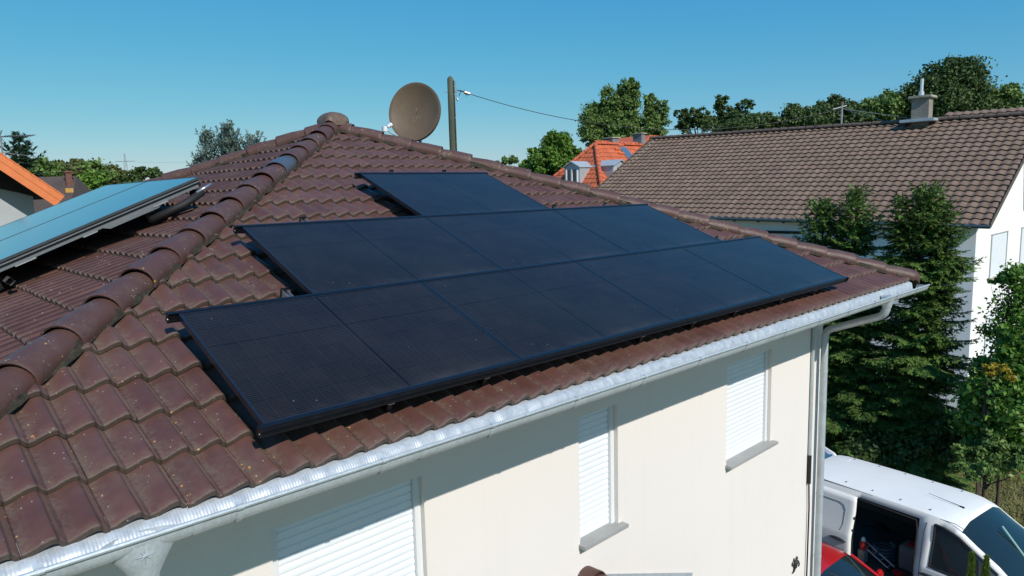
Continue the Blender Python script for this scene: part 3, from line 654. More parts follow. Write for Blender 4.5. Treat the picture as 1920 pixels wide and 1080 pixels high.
for xa, xb, k, lab in rails:
    v = k*RH
    r = empty('mounting_rail', pp((xa+xb)/2, v, -.06), lab, 'mounting rail', group='black rails holding the solar panels')
    mb = MB(); xm, xl = (xa+xb)/2, xb-xa
    mb.box(pp(xm, v, 0.0025), (xl, 0.024, 0.004), RM); mb.box(pp(xm, v, -0.021), (xl, 0.006, 0.043), RM); mb.box(pp(xm, v, -0.048), (xl, 0.032, 0.011), RM)
    mb.build('profile', M['black'], r)
    for xe in (xa-.003, xb+.003):
        e = MB(); e.box(pp(xe, v, -.025), (.005, .036, .058), RM); e.build('end_cap', M['black'], r)
        b = MB(); b.tube([pp(xe-.002*(1 if xe < xm else -1), v-.012, -.03), pp(xe-.005*(1 if xe < xm else -1), v-.012, -.03)], .005, 8); b.build('bolt', M['alu'], r)
for x, vt, lab in ((0.77, 1.375, 'leftmost upright support rail under the bottom panel row'), (1.49, 2.535, 'support rail whose silver end shows above the left panel of the middle row'), (3.14, 3.70, 'support rail showing left of centre above the single top panel'), (3.88, 3.70, 'support rail showing right of centre above the single top panel'),
                   (4.60, 2.535, 'support rail whose end shows beside the lower right corner of the top panel'), (5.52, 2.535, 'support rail whose end shows above the right panel of the middle row'), (6.31, 1.375, 'rightmost support rail, its end showing at the top of the bottom row')):
    r = empty('support_rail', pp(x, 0, -.09), lab, 'support rail', group='aluminium support rails under the solar panels')
    mb = MB(); vm, vl = (vt-.02)/2, vt+.02
    for dx in (-.017, .017): mb.box(pp(x+dx, vm+.03, -.086), (.004, vl-.06, .05), RM)
    mb.box(pp(x, vm+.03, -.109), (.030, vl-.06, .004), RM); mb.build('profile', M['alu'], r)
    mb = MB(); mb.box(pp(x, vt+.004, -.080), (.055, .006, .070), RM); mb.build('end_cap', M['black'], r)
    mb = MB(); mb.box(pp(x, 0.06, -.135), (.034, .012, .07), RM); mb.box(pp(x, 0.20, -.165), (.034, .30, .008), RM); mb.build('roof_hook', M['black'], r)

# ---------------------------------------------------------------- solar thermal collectors on the left slope
UL = V((cP, 0, sP)); NL = V((-sP, 0, cP)); RL = Matrix((V((0, -1, 0)), UL, NL)).transposed()
def ql(y, s, n): return APEX + V((0, y-YC, 0)) + UL*s + NL*n      # s measured up the slope from the apex level
HC = 0.24
M['edge_grey'] = mat('grey_edge_profile', (0.17, 0.18, 0.185), 0.45, metal=0.3, var=(12, 0.12))
for ci, (ya, yb, lab) in enumerate(((3.66, 5.175, 'blue shimmering solar collector on the left slope, nearer to the ridge tiles'), (5.185, 6.80, 'blue shimmering solar collector on the left slope, at the far side of its neighbour'))):
    st, sb = -2.50, -4.75; sm, ln = (st+sb)/2, st-sb
    r = empty('solar_collector', ql((ya+yb)/2, sb, HC), lab, 'solar collector', group='solar thermal collectors on the left roof slope')
    mb = MB(); ym, wd = (ya+yb)/2, yb-ya
    g = MB(); g.add([ql(ya+.008, st-.008, HC), ql(ya+.008, sb+.008, HC), ql(yb-.008, sb+.008, HC), ql(yb-.008, st-.008, HC)], [(0, 1, 2, 3)]); g.build('glass', M['collector'], r)
    for yy in (ya+.004, yb-.004): mb.box(ql(yy, sm, HC-.008), (.008, ln, .02), RL)
    for ss in (st-.004, sb+.004): mb.box(ql(ym, ss, HC-.008), (wd-.016, .008, .02), RL)
    mb.build('frame', M['grey_alu'], r)
    mb = MB(); mb.box(ql(ym, sm, HC-.052), (wd-.05, ln-.03, .066), RL); mb.build('casing', M['black'], r)
    if ci == 0:
        mb = MB(); mb.box(ql(ya+.012, sm, HC-.036), (.010, ln-.04, .010), RL); mb.build('edge_strip', M['edge_grey'], r)
        mb = MB(); mb.box(ql(ya+.004, sm+.03, HC-.072), (.014, ln-.16, .022), RL)
        mb.prism([ql(ya-.004, st-.40, HC-.083), ql(ya-.004, st-.95, HC-.083), ql(ya-.004, st-.90, HC-.112), ql(ya-.004, st-.46, HC-.112)], (0, .006, 0)); mb.build('side_profile', M['edge_grey'], r)
        for sa, sc2 in ((-.36, -.50), (-1.0, -1.12), (-1.5, -1.66)):
            mb = MB(); mb.box(ql(ya-.010, st+(sa+sc2)/2, HC-.088), (.008, abs(sa-sc2), .008), RL); mb.build('clamp', M['alu'], r)
        mb = MB(); mb.tube([ql(ya+.10, st-.10, HC-.12), ql(ya+.0, st-.05, HC-.14), ql(ya-.03, st-.25, HC-.17), ql(ya+.06, st-.55, HC-.19)], .035, 8); mb.build('pipe', M['rubber'], r, smooth=True)
        mb = MB(); mb.tube([ql(ya-.02, st+.06, HC-.10), ql(ya-.02, st-.10, HC-.12)], .013, 8); mb.build('connector', M['alu'], r, smooth=True)
mb = MB(); r = empty('collector_stand', ql(4.6, -3.6, 0.02), 'dark mounting frame under the blue collectors on the left slope', 'stand')
for ss in (-3.0, -4.3):
    mb.box(ql(5.25, ss, HC-.115), (2.95, .045, .05), RL)
    for yy in (3.95, 5.2, 6.5): mb.box(ql(yy, ss, .05), (.04, .04, .12), RL)
mb.build('cross_bar', M['black'], r)
mb = MB(); mb.tube([ql(3.72, -4.25, .07), ql(3.58, -4.25, .07)], .035, 4, cap=False); mb.build('alu_profile', M['alu'], r)

# ---------------------------------------------------------------- satellite dish on the far slope
D0 = V(at(776, 209, 11.6)); dish = empty('satellite_dish', (D0.x, D0.y, D0.z-1.15), 'brown oval satellite dish standing behind the right hip of the roof', 'satellite dish')
az = math.radians(-120); fz = V((math.sin(az)*.985, math.cos(az)*.985, 0.17)).normalized()
rx_ = fz.cross(V((0, 0, 1))).normalized()*-1; uz = fz.cross(rx_).normalized()
if uz.z < 0: uz = -uz
mb = MB(); rows = []; ra, rb = 0.425, 0.455
for t in np.linspace(0.02, 1, 12): rows.append([D0 + rx_*(math.cos(2*PI*q/48)*ra*t) + uz*(math.sin(2*PI*q/48)*rb*t) + fz*(0.10*t*t-0.10) for q in range(48)])
rows.append([D0 + rx_*(math.cos(2*PI*q/48)*(ra+.012)) + uz*(math.sin(2*PI*q/48)*(rb+.012)) + fz*0.0 for q in range(48)])
rows.append([D0 + rx_*(math.cos(2*PI*q/48)*(ra+.016)) + uz*(math.sin(2*PI*q/48)*(rb+.016)) + fz*(-.055) for q in range(48)])
rows.append([D0 + rx_*(math.cos(2*PI*q/48)*(ra-.03)) + uz*(math.sin(2*PI*q/48)*(rb-.03)) + fz*(-.055) for q in range(48)])
for t in np.linspace(0.9, 0.05, 6): rows.append([D0 + rx_*(math.cos(2*PI*q/48)*ra*t) + uz*(math.sin(2*PI*q/48)*rb*t) + fz*(0.10*t*t-0.115) for q in range(48)])
mb.grid(rows, closed=True).build('reflector', M['dish'], dish, smooth=40)
mb = MB()
for (a, b) in ((0, .07), (-.01, .045), (-.06, -.07), (0, -.075), (.05, -.065), (-.03, -.115)):
    c = D0 + rx_*a + uz*b + fz*(-.098); mb.tube([c, c+fz*.006], .0045, 8)
mb.build('bolt', M['chip'], dish)
L0 = V(at(726, 238, 11.25)); base = D0 - uz*rb - fz*.02
mb = MB(); mb.tube([base, base*0.5+L0*0.5-uz*.08, L0-uz*.05], .012, 8); mb.build('feed_arm', M['steel'], dish, smooth=True)
dl = (D0-L0).normalized()
mb = MB(); mb.tube([L0+dl*.0, L0+dl*.05], .026, 12); mb.box(L0-dl*.06+V((0, 0, -.01)), (.07, .07, .085), bev=.008); mb.tube([L0+dl*.05, L0+dl*.09], .033, 14); mb.build('receiver', M['plastic_white'], dish, smooth=40)
mb = MB(); mz = V((D0.x, D0.y, 0)) - V((fz.x, fz.y, 0))*.2
mb.tube([(mz.x, mz.y, 0.6), (mz.x, mz.y, D0.z+.1)], .028, 10); mb.box(D0-fz*.23, (.12, .12, .14)); mb.build('mast', M['steel'], dish, smooth=40)

# ---------------------------------------------------------------- utility pole, cable
P0 = V(at(844, 143, 25)); pole = empty('utility_pole', (P0.x, P0.y, GZ), 'weathered green wooden utility pole rising behind the roof beside the satellite dish', 'pole')
mb = MB(); sh_ = V((AR[0], AR[1], 0)).normalized()
mb.tube([V((P0.x, P0.y, GZ))+sh_*.04, V((P0.x, P0.y, P0.z-1.5)), V((P0.x, P0.y, P0.z-.08)), V((P0.x, P0.y, P0.z))], [.135, .112, .105, .04], 14); mb.build('post', M['pole'], pole, smooth=40)
mb = MB(); c = V((P0.x, P0.y, 0)) + sh_*.12 - V((AF[0], AF[1], 0)).normalized()*.05
mb.tube([(c.x+.03*sh_.x, c.y+.03*sh_.y, GZ+2), (c.x, c.y, P0.z-.15)], .022, 6); mb.build('cable_riser', M['cable'], pole)
mb = MB()
for dz in (.35, .62, 1.4, 2.2): mb.box((c.x, c.y, P0.z-dz), (.05, .05, .03))
mb.build('clip', M['steel'], pole)
mb = MB(); I0 = c + V((0, 0, P0.z-.52)) + sh_*.08
mb.tube([V((P0.x, P0.y, P0.z-.52))-sh_*.26, V((P0.x, P0.y, P0.z-.52))+sh_*.26], .009, 6); mb.tube([I0+V((0, 0, .32)), I0-V((0, 0, .28))], .018, 6); mb.tube([I0-V((0, 0, .22)), I0-V((0, 0, .30))+sh_*.05], .04, 8); mb.build('bracket', M['steel'], pole)
CA = V(at(859, 169, 25)); CB = V(at(1579, 203, 30.5))
cab = empty('power_cable', CA, 'thin black power cable sagging from the wooden pole to the roof mast', 'cable')
mb = MB(); pts = []
for i in range(49):
    t = i/48; q = CA.lerp(CB, t); q.z -= 4*t*(1-t)*1.05; pts.append(q)
mb.tube(pts, .012, 6); mb.build('line', M['cable'], cab)
mb = MB(); mb.tube(pts[:2], .02, 6); q0 = CA.lerp(pts[1], .9)
mb.tube([CA + (pts[1]-CA).normalized()*.22, CA + (pts[1]-CA).normalized()*.42], .055, 10); mb.build('insulator', M['ceramic'], cab)
mb = MB(); mb.tube([I0+V((0, 0, .05)), CA+(pts[1]-CA).normalized()*.2+V((0, 0, .02))], .014, 6); mb.tube([CA+sh_*.1, CA+sh_*.02-V((0, 0, .2))], .012, 6); mb.tube([CA+sh_*.2, CA+sh_*.28-V((0, 0, .22))], .012, 6); mb.build('loose_end', M['cable'], cab)

# ---------------------------------------------------------------- white neighbour house with the long brown roof
E1 = V((24.0, 2.40, -0.30)); UN = V((0.008, 0.99979, 0.0189)).normalized()
pt = math.radians(30); SN = V((math.cos(pt), 0, math.sin(pt))); SN = (SN-UN*SN.dot(UN)).normalized(); NN = SN.cross(UN).normalized()
if NN.z < 0: NN = -NN
nb = empty('gabled_house', (30, 10, GZ), 'long white house on the right with a weathered brown gable roof and closed shutters', 'house')
LN, SLN = 17.1, 7.3
bm = tile_slope(E1, UN, SN, NN, LN, SLN, 0.30, 0.336, 0.045, waves=1, thick=.03, lift=.045, samples=8, cuts=[(E1, -UN), (E1+UN*LN, UN), (E1+SN*SLN, SN)], jit=.006, seed=21, crest=.62)
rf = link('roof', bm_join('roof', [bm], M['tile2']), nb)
R0 = E1+SN*SLN; SB = V((math.cos(pt), 0, -math.sin(pt)))
mb = MB(); mb.add([R0, R0+UN*LN, R0+UN*LN+SB*SLN, R0+SB*SLN], [(0, 1, 2, 3)])
mb.add([E1-NN*.09, E1-NN*.09+UN*LN, R0-NN*.09+UN*LN, R0-NN*.09], [(0, 1, 2, 3)]); mb.build('roof_underside', M['cap2'], nb)
mb = MB()
for k, cmb in cap_run(R0+UN*LN, R0, .11, .40, (1, 0, 0), (0, 0, 1)): mb.add(cmb.v, cmb.f)
mb.build('ridge', M['cap2'], nb, smooth=40)
for yy in (0.0, LN):
    mb = MB(); mb.box(E1+UN*(yy+(-.012 if yy == 0 else .012))+SN*(SLN/2)-NN*.07, (.14, .02, SLN), Matrix((NN, UN, SN)).transposed()); mb.build('verge_board', M['cap2'], nb)
mb = MB(); mb.tube([E1-SN*.07-NN*.06-UN*.02, E1-SN*.07-NN*.06+UN*LN], .062, 10); mb.build('gutter', mat('dark_gutter', (0.07, 0.10, 0.105), 0.4, metal=0.3, var=(4, .1)), nb, smooth=40)
mb = MB()
for k in range(17): mb.box(E1+UN*(.6+k)+SN*.32-NN*.19, (.55, .10, .13), Matrix((SN, UN, NN)).transposed())
mb.build('rafter_end', M['dark_wood'], nb)
mb = MB(); mb.add([E1+UN*0+SN*.02-NN*.11, E1+UN*LN+SN*.02-NN*.11, E1+UN*LN+SN*.60-NN*.125, E1+SN*.60-NN*.125], [(0, 1, 2, 3)]); mb.build('eave_boarding', M['soffit'], nb)
wx, wy = 24.52, 2.86; ridx = R0.x; zt = -0.30+(wx-24)*math.tan(pt)-.12; zr = R0.z-.14
gw = [at_y(q[0], q[1], wy) for q in ((1859, 439), (1884, 507), (1915, 426))]
W1 = (gw[0][0], gw[1][0]-.05, gw[1][2]-.08, gw[0][2]-.02); W2 = (gw[2][0], gw[2][0]+1.95, W1[2], W1[3]); W3 = (W1[0]-.05, W1[1], W1[2]-2.75, W1[3]-2.75)
mb = MB(); xr = ridx+(ridx-wx)
mb.add([(wx, wy, GZ), (xr, wy, GZ), (xr, wy, zt), (ridx, wy, zr), (wx, wy, zt)], [(0, 1, 2, 3, 4)])
yb = wy+LN-.9; lf = .0189*LN
mb.add([(wx, yb, GZ), (wx, wy, GZ), (wx, wy, zt), (wx, yb, zt+lf)], [(0, 1, 2, 3)])
mb.add([(xr, yb, GZ), (wx, yb, GZ), (wx, yb, zt+lf), (ridx, yb, zr+lf), (xr, yb, zt+lf)], [(0, 1, 2, 3, 4)])
mb.add([(xr, wy, GZ), (xr, yb, GZ), (xr, yb, zt+lf), (xr, wy, zt)], [(0, 1, 2, 3)])
mb.build('wall', M['white_render'], nb)
for (a, b, c, d) in (W1, W2, W3):
    fr = MB()
    fr.box(((a+b)/2, wy-.012, d), (b-a+.06, .05, .03)); fr.box((b, wy-.012, (c+d)/2), (.03, .05, d-c)); fr.box((a, wy-.012, (c+d)/2), (.03, .05, d-c))
    win = fr.build('window', M['grey_render'], nb)
    s_ = MB(); rows = []
    for k in range(int((d-c)/.06)+1):
        for t, dy in ((0, .006), (.12, 0), (.88, 0)):
            rows.append([(a+.015, wy-.008+dy, min(c+(k+t)*.06, d)), (b-.015, wy-.008+dy, min(c+(k+t)*.06, d))])
    o = link('shutter', s_.grid(rows).mesh('shutter', M['shutter']), win)
    s_ = MB(); s_.box(((a+b)/2, wy-.06, c-.03), (b-a+.12, .16, .05)); link('sill', s_.mesh('sill', M['concrete_light']), win)
for zc_, yc_ in ((-1.35, 14.2), (-1.35, 9.5), (-4.3, 12.0)):
    fr = MB(); fr.box((wx-.01, yc_, zc_), (.05, 2.2, 1.15)); win = fr.build('window', M['plastic_white'], nb)
    s_ = MB(); s_.box((wx-.03, yc_, zc_-.05), (.04, 2.0, .95)); link('pane', s_.mesh('pane', M['glass']), win)
    s_ = MB(); s_.box((wx-.04, yc_, zc_+.62), (.08, 2.3, .10)); link('shutter_box', s_.mesh('shutter_box', M['dark_wood']), win)
# chimney, flue
def ridge_at(u):                                                  # point on the ridge that is seen at column u
    best = min((abs((AR @ (np.array(R0+UN*t)-CAM))/(AF @ (np.array(R0+UN*t)-CAM))*FPX - (u-960)), t) for t in np.linspace(-2, LN, 600)); return R0+UN*best[1]
K = ridge_at(1727)
mb = MB(); mb.box(K+V((0, 0, .12)), (.50, .62, 1.45)); ch = mb.build('chimney', M['concrete'], nb)
for nm, c_, d_, m_ in (('chimney_cap', K+V((0, 0, .90)), (.74, .84, .10), M['concrete_light']), ('chimney_flashing', K+V((-.12, 0, -.02)), (1.0, 1.25, .12), M['zinc'])):
    b_ = MB(); b_.box(c_, d_, bev=.02); link(nm, b_.mesh(nm, m_), ch)
b_ = MB(); b_.tube([K+V((0, .05, .9)), K+V((0, .05, 1.12))], .10, 10); b_.tube([K+V((0, .05, 1.1)), K+V((0, .05, 1.62))], .062, 10); link('flue', b_.mesh('flue', M['flue'], 40), ch)
# roof extension behind the ridge
mb = MB(); q0 = R0+UN*(-3)+V((1.1, 0, .20)); q1 = ridge_at(1752)+V((1.1, 0, .02))
ln_ = (q1-q0).length; b2 = tile_slope(q0-SN*1.62, UN, SN, NN, ln_, 1.7, .30, .336, .045, waves=1, thick=.03, lift=.045, samples=6, cuts=[(q0, -UN), (q1, UN)], seed=5)
link('rear_roof', bm_join('rear_roof', [b2], M['tile2']), nb)
for o in nb.children:
    for c_ in o.children: c_.matrix_parent_inverse = Matrix.Identity(4)
# service mast on the ridge
K = ridge_at(1578)
ms = empty('service_mast', K, 'grey service mast with a crossarm and two stays on the long brown roof', 'mast')
mb = MB(); mb.tube([K-V((0, 0, .3)), K+V((0, 0, .88))], .042, 10); mb.build('tube', M['steel'], ms, smooth=40)
mb = MB(); mb.tube([K+V((0, 0, .80))-V((AR[0], AR[1], 0))*.38-V((0, 0, .10)), K+V((0, 0, .84))+V((AR[0], AR[1], 0))*.2], .022, 8); mb.build('crossarm', M['steel'], ms)
mb = MB(); mb.tube([K+V((0, 0, .86)), K+V((0, 0, 1.0))], [.05, .07], 10); mb.build('cap', M['ceramic'], ms, smooth=40)
for b_ in (-3.2, -1.9):
    mb = MB(); mb.tube([K+V((0, 0, .72)), K+UN*b_+V((0.2, 0, 0.0))], .012, 5); mb.build('stay', M['steel'], ms)

# ---------------------------------------------------------------- red roofed house
rh = empty('red_roofed_house', (38, 25, GZ), 'house far back with a bright red hipped roof, grey dormers and chimneys', 'house')
P = V((33.3, 25.5, 3.90)); wR, hR, LR = 5.2, 5.6, 8.2; an = math.atan2(hR, wR); ca, sa = math.cos(an), math.sin(an)
def slopeR(corner, along, inward, wdt, cuts, seed):
    i, n = V(along), V(inward); return tile_slope(corner, i, n*ca+V((0, 0, sa)), V((0, 0, ca))-n*sa, wdt, math.hypot(wR, hR)+.05, 0.30, .36, .04, waves=1, thick=.02, lift=.028, samples=6, cuts=cuts, seed=seed)
cA = V((P.x-wR, P.y-wR, P.z-hR)); cB = V((P.x-wR, P.y+wR, P.z-hR)); cC = V((P.x+LR+wR, P.y-wR, P.z-hR))
dA = V((-1, 1, 0)).normalized()
hipf = slopeR(cA, (1, 0, 0), (0, 1, 0), LR+2*wR, [(cA, (-.7071, .7071, 0)), (cC, (.7071, .7071, 0))], 31)
hipl = slopeR(cB, (0, -1, 0), (1, 0, 0), 2*wR, [(cB, (.7071, .7071, 0)), (cA, (.7071, -.7071, 0))], 32)
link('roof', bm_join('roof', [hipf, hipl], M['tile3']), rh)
mb = MB(); mb.add([P, P+V((LR, 0, 0)), P+V((LR+wR, wR, -hR)), cB], [(0, 1, 2, 3)]); mb.add([P+V((LR, 0, 0)), cC, P+V((LR+wR, wR, -hR))], [(0, 1, 2)]); mb.build('rear_roof', M['cap3'], rh)
mb = MB()
for a_, b_ in ((cA, P), (cB, P)):
    sd_ = (b_-a_).cross(V((0, 0, 1))).normalized()
    for k, cmb in cap_run(a_, b_, .13, .4, sd_, sd_.cross(b_-a_).normalized()): mb.add(cmb.v, cmb.f)
for k, cmb in cap_run(P, P+V((LR, 0, 0)), .13, .4, (0, 1, 0), (0, 0, 1)): mb.add(cmb.v, cmb.f)
mb.build('ridge', M['cap3'], rh, smooth=40)
mb = MB(); c_ = P+V((LR/2, 0, 0)); mb.box((c_.x, c_.y, (GZ+P.z-hR)/2), (LR+2*wR-1, 2*wR-1, P.z-hR-GZ)); mb.build('wall', M['white_render'], rh)
def on_front(u, v):                                               # point of the front slope seen at u, v
    d = AR*(u-960)/FPX-AU*(v-540)/FPX+AF; n_ = np.array([0, -sa, ca]); o_ = np.array(cA); return V(CAM+d*(np.dot(o_-CAM, n_)/np.dot(d, n_)))
def on_left(u, v):
    d = AR*(u-960)/FPX-AU*(v-540)/FPX+AF; n_ = np.array([-sa, 0, ca]); o_ = np.array(cA); return V(CAM+d*(np.dot(o_-CAM, n_)/np.dot(d, n_)))
def dormer(c, out, wd, hd):
    """c: top rear point of the dormer's roof where it meets the slope; out: unit horizontal direction the dormer faces"""
    o_, s_ = V(out), V((-out[1], out[0], 0)); dep = 1.15
    f = c + o_*dep - V((0, 0, .18))                                # front, at eave height of the dormer
    mb = MB(); fl_, fr_ = f-s_*wd/2, f+s_*wd/2; bk = -o_*(dep+.6); dn_ = V((0, 0, -hd))
    mb.add([fl_, fr_, fr_+dn_, fl_+dn_, fl_+bk, fr_+bk, fr_+bk+dn_, fl_+bk+dn_], [(0, 3, 2, 1), (0, 4, 7, 3), (1, 2, 6, 5)])
    pk = f + V((0, 0, .34)); mb.add([fl_, fr_, pk], [(0, 1, 2)])
    o = mb.build('dormer', M['dormer'], rh)
    mb = MB(); ov = o_*.12
    for q in (fl_, fr_): mb.prism([q+ov+(q-f)*.12, pk+ov, pk+bk, q+bk+(q-f)*.12], (0, 0, .05))
    link('dormer_roof', mb.mesh('dormer_roof', M['zinc']), o)
    mb = MB(); g_ = f+o_*.012; mb.add([g_-s_*wd*.34-V((0, 0, .1)), g_+s_*wd*.34-V((0, 0, .1)), g_+s_*wd*.34+dn_*.95, g_-s_*wd*.34+dn_*.95], [(0, 3, 2, 1)]); link('window', mb.mesh('window', M['glass']), o)
    mb = MB(); mb.box(g_+o_*.02+dn_*.5-V((0, 0, .03)), (.08, .08, hd*.9)); mb.box(g_+o_*.02+s_*wd*.36+dn_*.5-V((0, 0, .03)), (.08, .08, hd*.9)); mb.box(g_+o_*.02-s_*wd*.36+dn_*.5-V((0, 0, .03)), (.08, .08, hd*.9)); link('frame', mb.mesh('frame', M['plastic_white']), o)
dormer(on_left(1096, 309), (-1, 0, 0), 1.2, 1.5); dormer(on_front(1134, 307), (0, -1, 0), 1.3, 1.4)
q = on_front(1177, 289); mb = MB(); mb.box(q, (.72, 1.25, .08), Matrix((V((1, 0, 0)), V((0, ca, sa)), V((0, -sa, ca)))).transposed()); sk = mb.build('skylight', M['steel'], rh)
mb = MB(); mb.box(q+V((0, -sa, ca))*.03, (.58, 1.1, .05), Matrix((V((1, 0, 0)), V((0, ca, sa)), V((0, -sa, ca)))).transposed()); link('pane', mb.mesh('pane', M['glass_blue']), sk)
for u, v, hh, wd in ((1154, 270, .30, .65), (1203, 262, .68, .42), (1276, 258, .5, .7)):
    q = P+V((LR*(.24 if u < 1160 else .60 if u < 1210 else 1.55), .3, 0)); mb = MB(); mb.box(q+V((0, 0, hh/2-.2)), (wd, .7, hh+.5)); c_ = mb.build('chimney', M['grey_block'], rh)
    b_ = MB(); b_.box(q+V((0, 0, hh+.09)), (wd+.18, .85, .06)); link('chimney_cap', b_.mesh('chimney_cap', M['concrete_light']), c_)
mb = MB()
for u, v in ((1162, 273), (1156, 280), (1163, 288)): mb.tube([on_front(u-3, v), on_front(u+6, v)+V((0, 0, .01))], .09, 6)
mb.build('vent_tile', M['cap3'], rh)
mb = MB(); q = P+V((5.3, .6, .0)); mb.prism([q, q+V((1.3, 0, .75)), q+V((7, 0, .75)), q+V((7, 0, -1))], (0, 4, 0)); mb.build('cross_roof', M['cap3'], rh)
for o in rh.children:
    for c_ in o.children: c_.matrix_parent_inverse = Matrix.Identity(4)

# ---------------------------------------------------------------- left neighbour with the orange verge
A0 = V(at(0, 284, 34)); A1 = V(at(126, 366, 34)); fy = A0.y
oh = empty('orange_roofed_house', (A0.x-2, fy+4, GZ), 'house at the left edge with an orange verge board and shaded grey gable', 'house')
dr = (V((A1.x, fy, A1.z)) - V((A0.x, fy, A0.z))).normalized(); top = V((A0.x, fy, A0.z)) - dr*0.9; bot = V((A1.x, fy, A1.z))
nd = V((-dr.z, 0, dr.x)); nd = nd if nd.z > 0 else -nd
mb = MB()
for k in range(2):
    a_, b_ = top-nd*(.02+.28*k), bot-nd*(.02+.28*k); mb.prism([a_-nd*.275, b_-nd*.275, b_, a_], (0, .03-.0*k, 0)) if k else mb.prism([a_-nd*.275+V((0, -.02, 0)), b_-nd*.275+V((0, -.02, 0)), b_+V((0, -.02, 0)), a_+V((0, -.02, 0))], (0, .03, 0))
mb.build('verge_board', M['orange_board'], oh)
mb = MB(); by_ = V((0, 1.42, 0)); mb.prism([top-nd*.3+by_, bot-nd*.3+by_, bot-nd*.56-dr*1.3-V((0, 0, .25))+by_, top-nd*.56-V((0, 0, 1.25))+by_], (0, .1, 0)); mb.build('gable_boarding', M['dark_wood'], oh)
bm = tile_slope(bot+V((0, -.04, 0)), (0, 1, 0), -dr, nd, 9, (bot-top).length, .30, .34, .045, waves=1, thick=.03, lift=.04, samples=5, cuts=[(bot+V((0, -.04, 0)), (0, -1, 0))], seed=41)
link('roof', bm_join('roof', [bm], M['tile3']), oh)
mb = MB(); mb.prism([top-nd*.12, bot-nd*.12, bot-nd*.16, top-nd*.16], (0, 9, 0)); d2 = V((-dr.x, 0, dr.z)); mb.prism([top, top+d2*6, top+d2*6-V((0, 0, .2)), top-V((0, 0, .2))], (0, 9, 0)); mb.build('roof_underside', M['dark_wood'], oh)
wyo = fy+1.6; rt = bot-dr*1.1
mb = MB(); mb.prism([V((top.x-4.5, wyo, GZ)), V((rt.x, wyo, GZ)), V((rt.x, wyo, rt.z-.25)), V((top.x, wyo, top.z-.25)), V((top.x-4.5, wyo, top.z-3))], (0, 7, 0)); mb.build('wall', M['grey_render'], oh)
an_ = V(at(5, 290, 35.5)); ant = empty('roof_antenna', an_, 'thin television antenna on a mast above the orange verge at the left edge', 'antenna')
mb = MB(); mb.tube([an_-V((0, 0, 1.2)), an_+V((0, 0, .95))], .03, 6); mb.build('mast', M['steel'], ant)
sr = V((AR[0], AR[1], 0)).normalized(); bz = an_+V((0, 0, .72))
mb = MB(); mb.tube([bz-sr*.1, bz+sr*1.35], .013, 5); mb.tube([bz+V((0, 0, -.62))+sr*.0, bz+V((0, 0, -.85))+sr*1.35], .012, 5); mb.build('boom', M['steel'], ant)
mb = MB()
for k in range(13):
    q = bz+sr*(.10+.10*k); fw_ = V((AF[0], AF[1], 0)).normalized(); mb.tube([q-fw_*.2-V((0, 0, .05)), q+fw_*.2+V((0, 0, .05))], .011, 4)
mb.tube([bz+sr*.0+V((0, 0, -.22)), bz-sr*.02+V((0, 0, 0)), bz+sr*.10+V((0, 0, .25))], .012, 4); mb.tube([bz+V((0, 0, -.02)), bz+sr*.12+V((0, 0, -.2))], .012, 4); mb.build('element', M['iron'], ant)
# small brown roofed house further back
Bq = V(at(105, 331, 46)); bh = empty('brown_roofed_house', (Bq.x, Bq.y+3, GZ), 'small distant house with a dull brown roof and one chimney, left of the roof', 'house')
sv, fv = V((AR[0], AR[1], 0)).normalized(), V((AF[0], AF[1], 0)).normalized()
tl, tr = Bq-sv*1.4, Bq+sv*1.1
mb = MB(); mb.add([tl-sv*6, tr, tr+sv*1.2-fv*3.2-V((0, 0, 2.6)), tl-sv*6-fv*3.2-V((0, 0, 2.6)), tr+fv*3+sv*.6-V((0, 0, 2.6)), tl-sv*6+fv*3-V((0, 0, 2.6))], [(0, 3, 2, 1), (1, 2, 4), (0, 1, 4, 5)]); mb.build('roof', M['grey_shingle'], bh)
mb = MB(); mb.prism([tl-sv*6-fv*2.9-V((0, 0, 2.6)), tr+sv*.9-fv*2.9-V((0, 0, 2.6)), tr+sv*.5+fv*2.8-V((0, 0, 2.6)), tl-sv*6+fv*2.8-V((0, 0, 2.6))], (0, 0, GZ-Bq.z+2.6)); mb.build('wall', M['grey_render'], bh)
cq = V(at(129, 340, 45)); mb = MB(); mb.box(cq-V((0, 0, .5)), (.28, .28, 1.9)); mb.box(cq+V((0, 0, .5)), (.4, .4, .08)); mb.build('chimney', M['brick'], bh)
mb = MB(); cq = V(at(129, 357, 43)); mb.box(cq, (.35, .3, .22)); mb.build('roof_hatch', mat('ochre_box', (.5, .28, .06), .7, var=(6, .1)), bh)
# distant pylon
PQ = V(at(233, 288, 380)); pl = empty('power_pylon', (PQ.x, PQ.y, GZ), 'faint distant lattice power pylon on the horizon above the left trees', 'pylon')
mb = MB(); H_ = PQ.z-GZ
for sx in (-1, 1):
    for sy in (-1, 1): mb.tube([PQ+V((sx*3.2, sy*3.2, -H_)), PQ+V((sx*.9, sy*.9, -12)), PQ+V((sx*.15, sy*.15, 0))], .10, 4)
for z, w_ in ((-3.5, 4.5), (-8.5, 6.0)): mb.tube([PQ-sv*w_+V((0, 0, z)), PQ+sv*w_+V((0, 0, z))], .16, 4)
for k in range(9):
    z0_, z1_ = -k*4.2, -(k+1)*4.2; a0, a1 = .15+.085*(-z0_), .15+.085*(-z1_); sg = 1 if k % 2 else -1
    mb.tube([PQ+sv*sg*a0+V((0, 0, z0_)), PQ-sv*sg*a1+V((0, 0, z1_))], .07, 4)
mb.build('lattice', mat('pale_steel', (.34, .38, .42), .7), pl)
mb = MB(); fw = sv
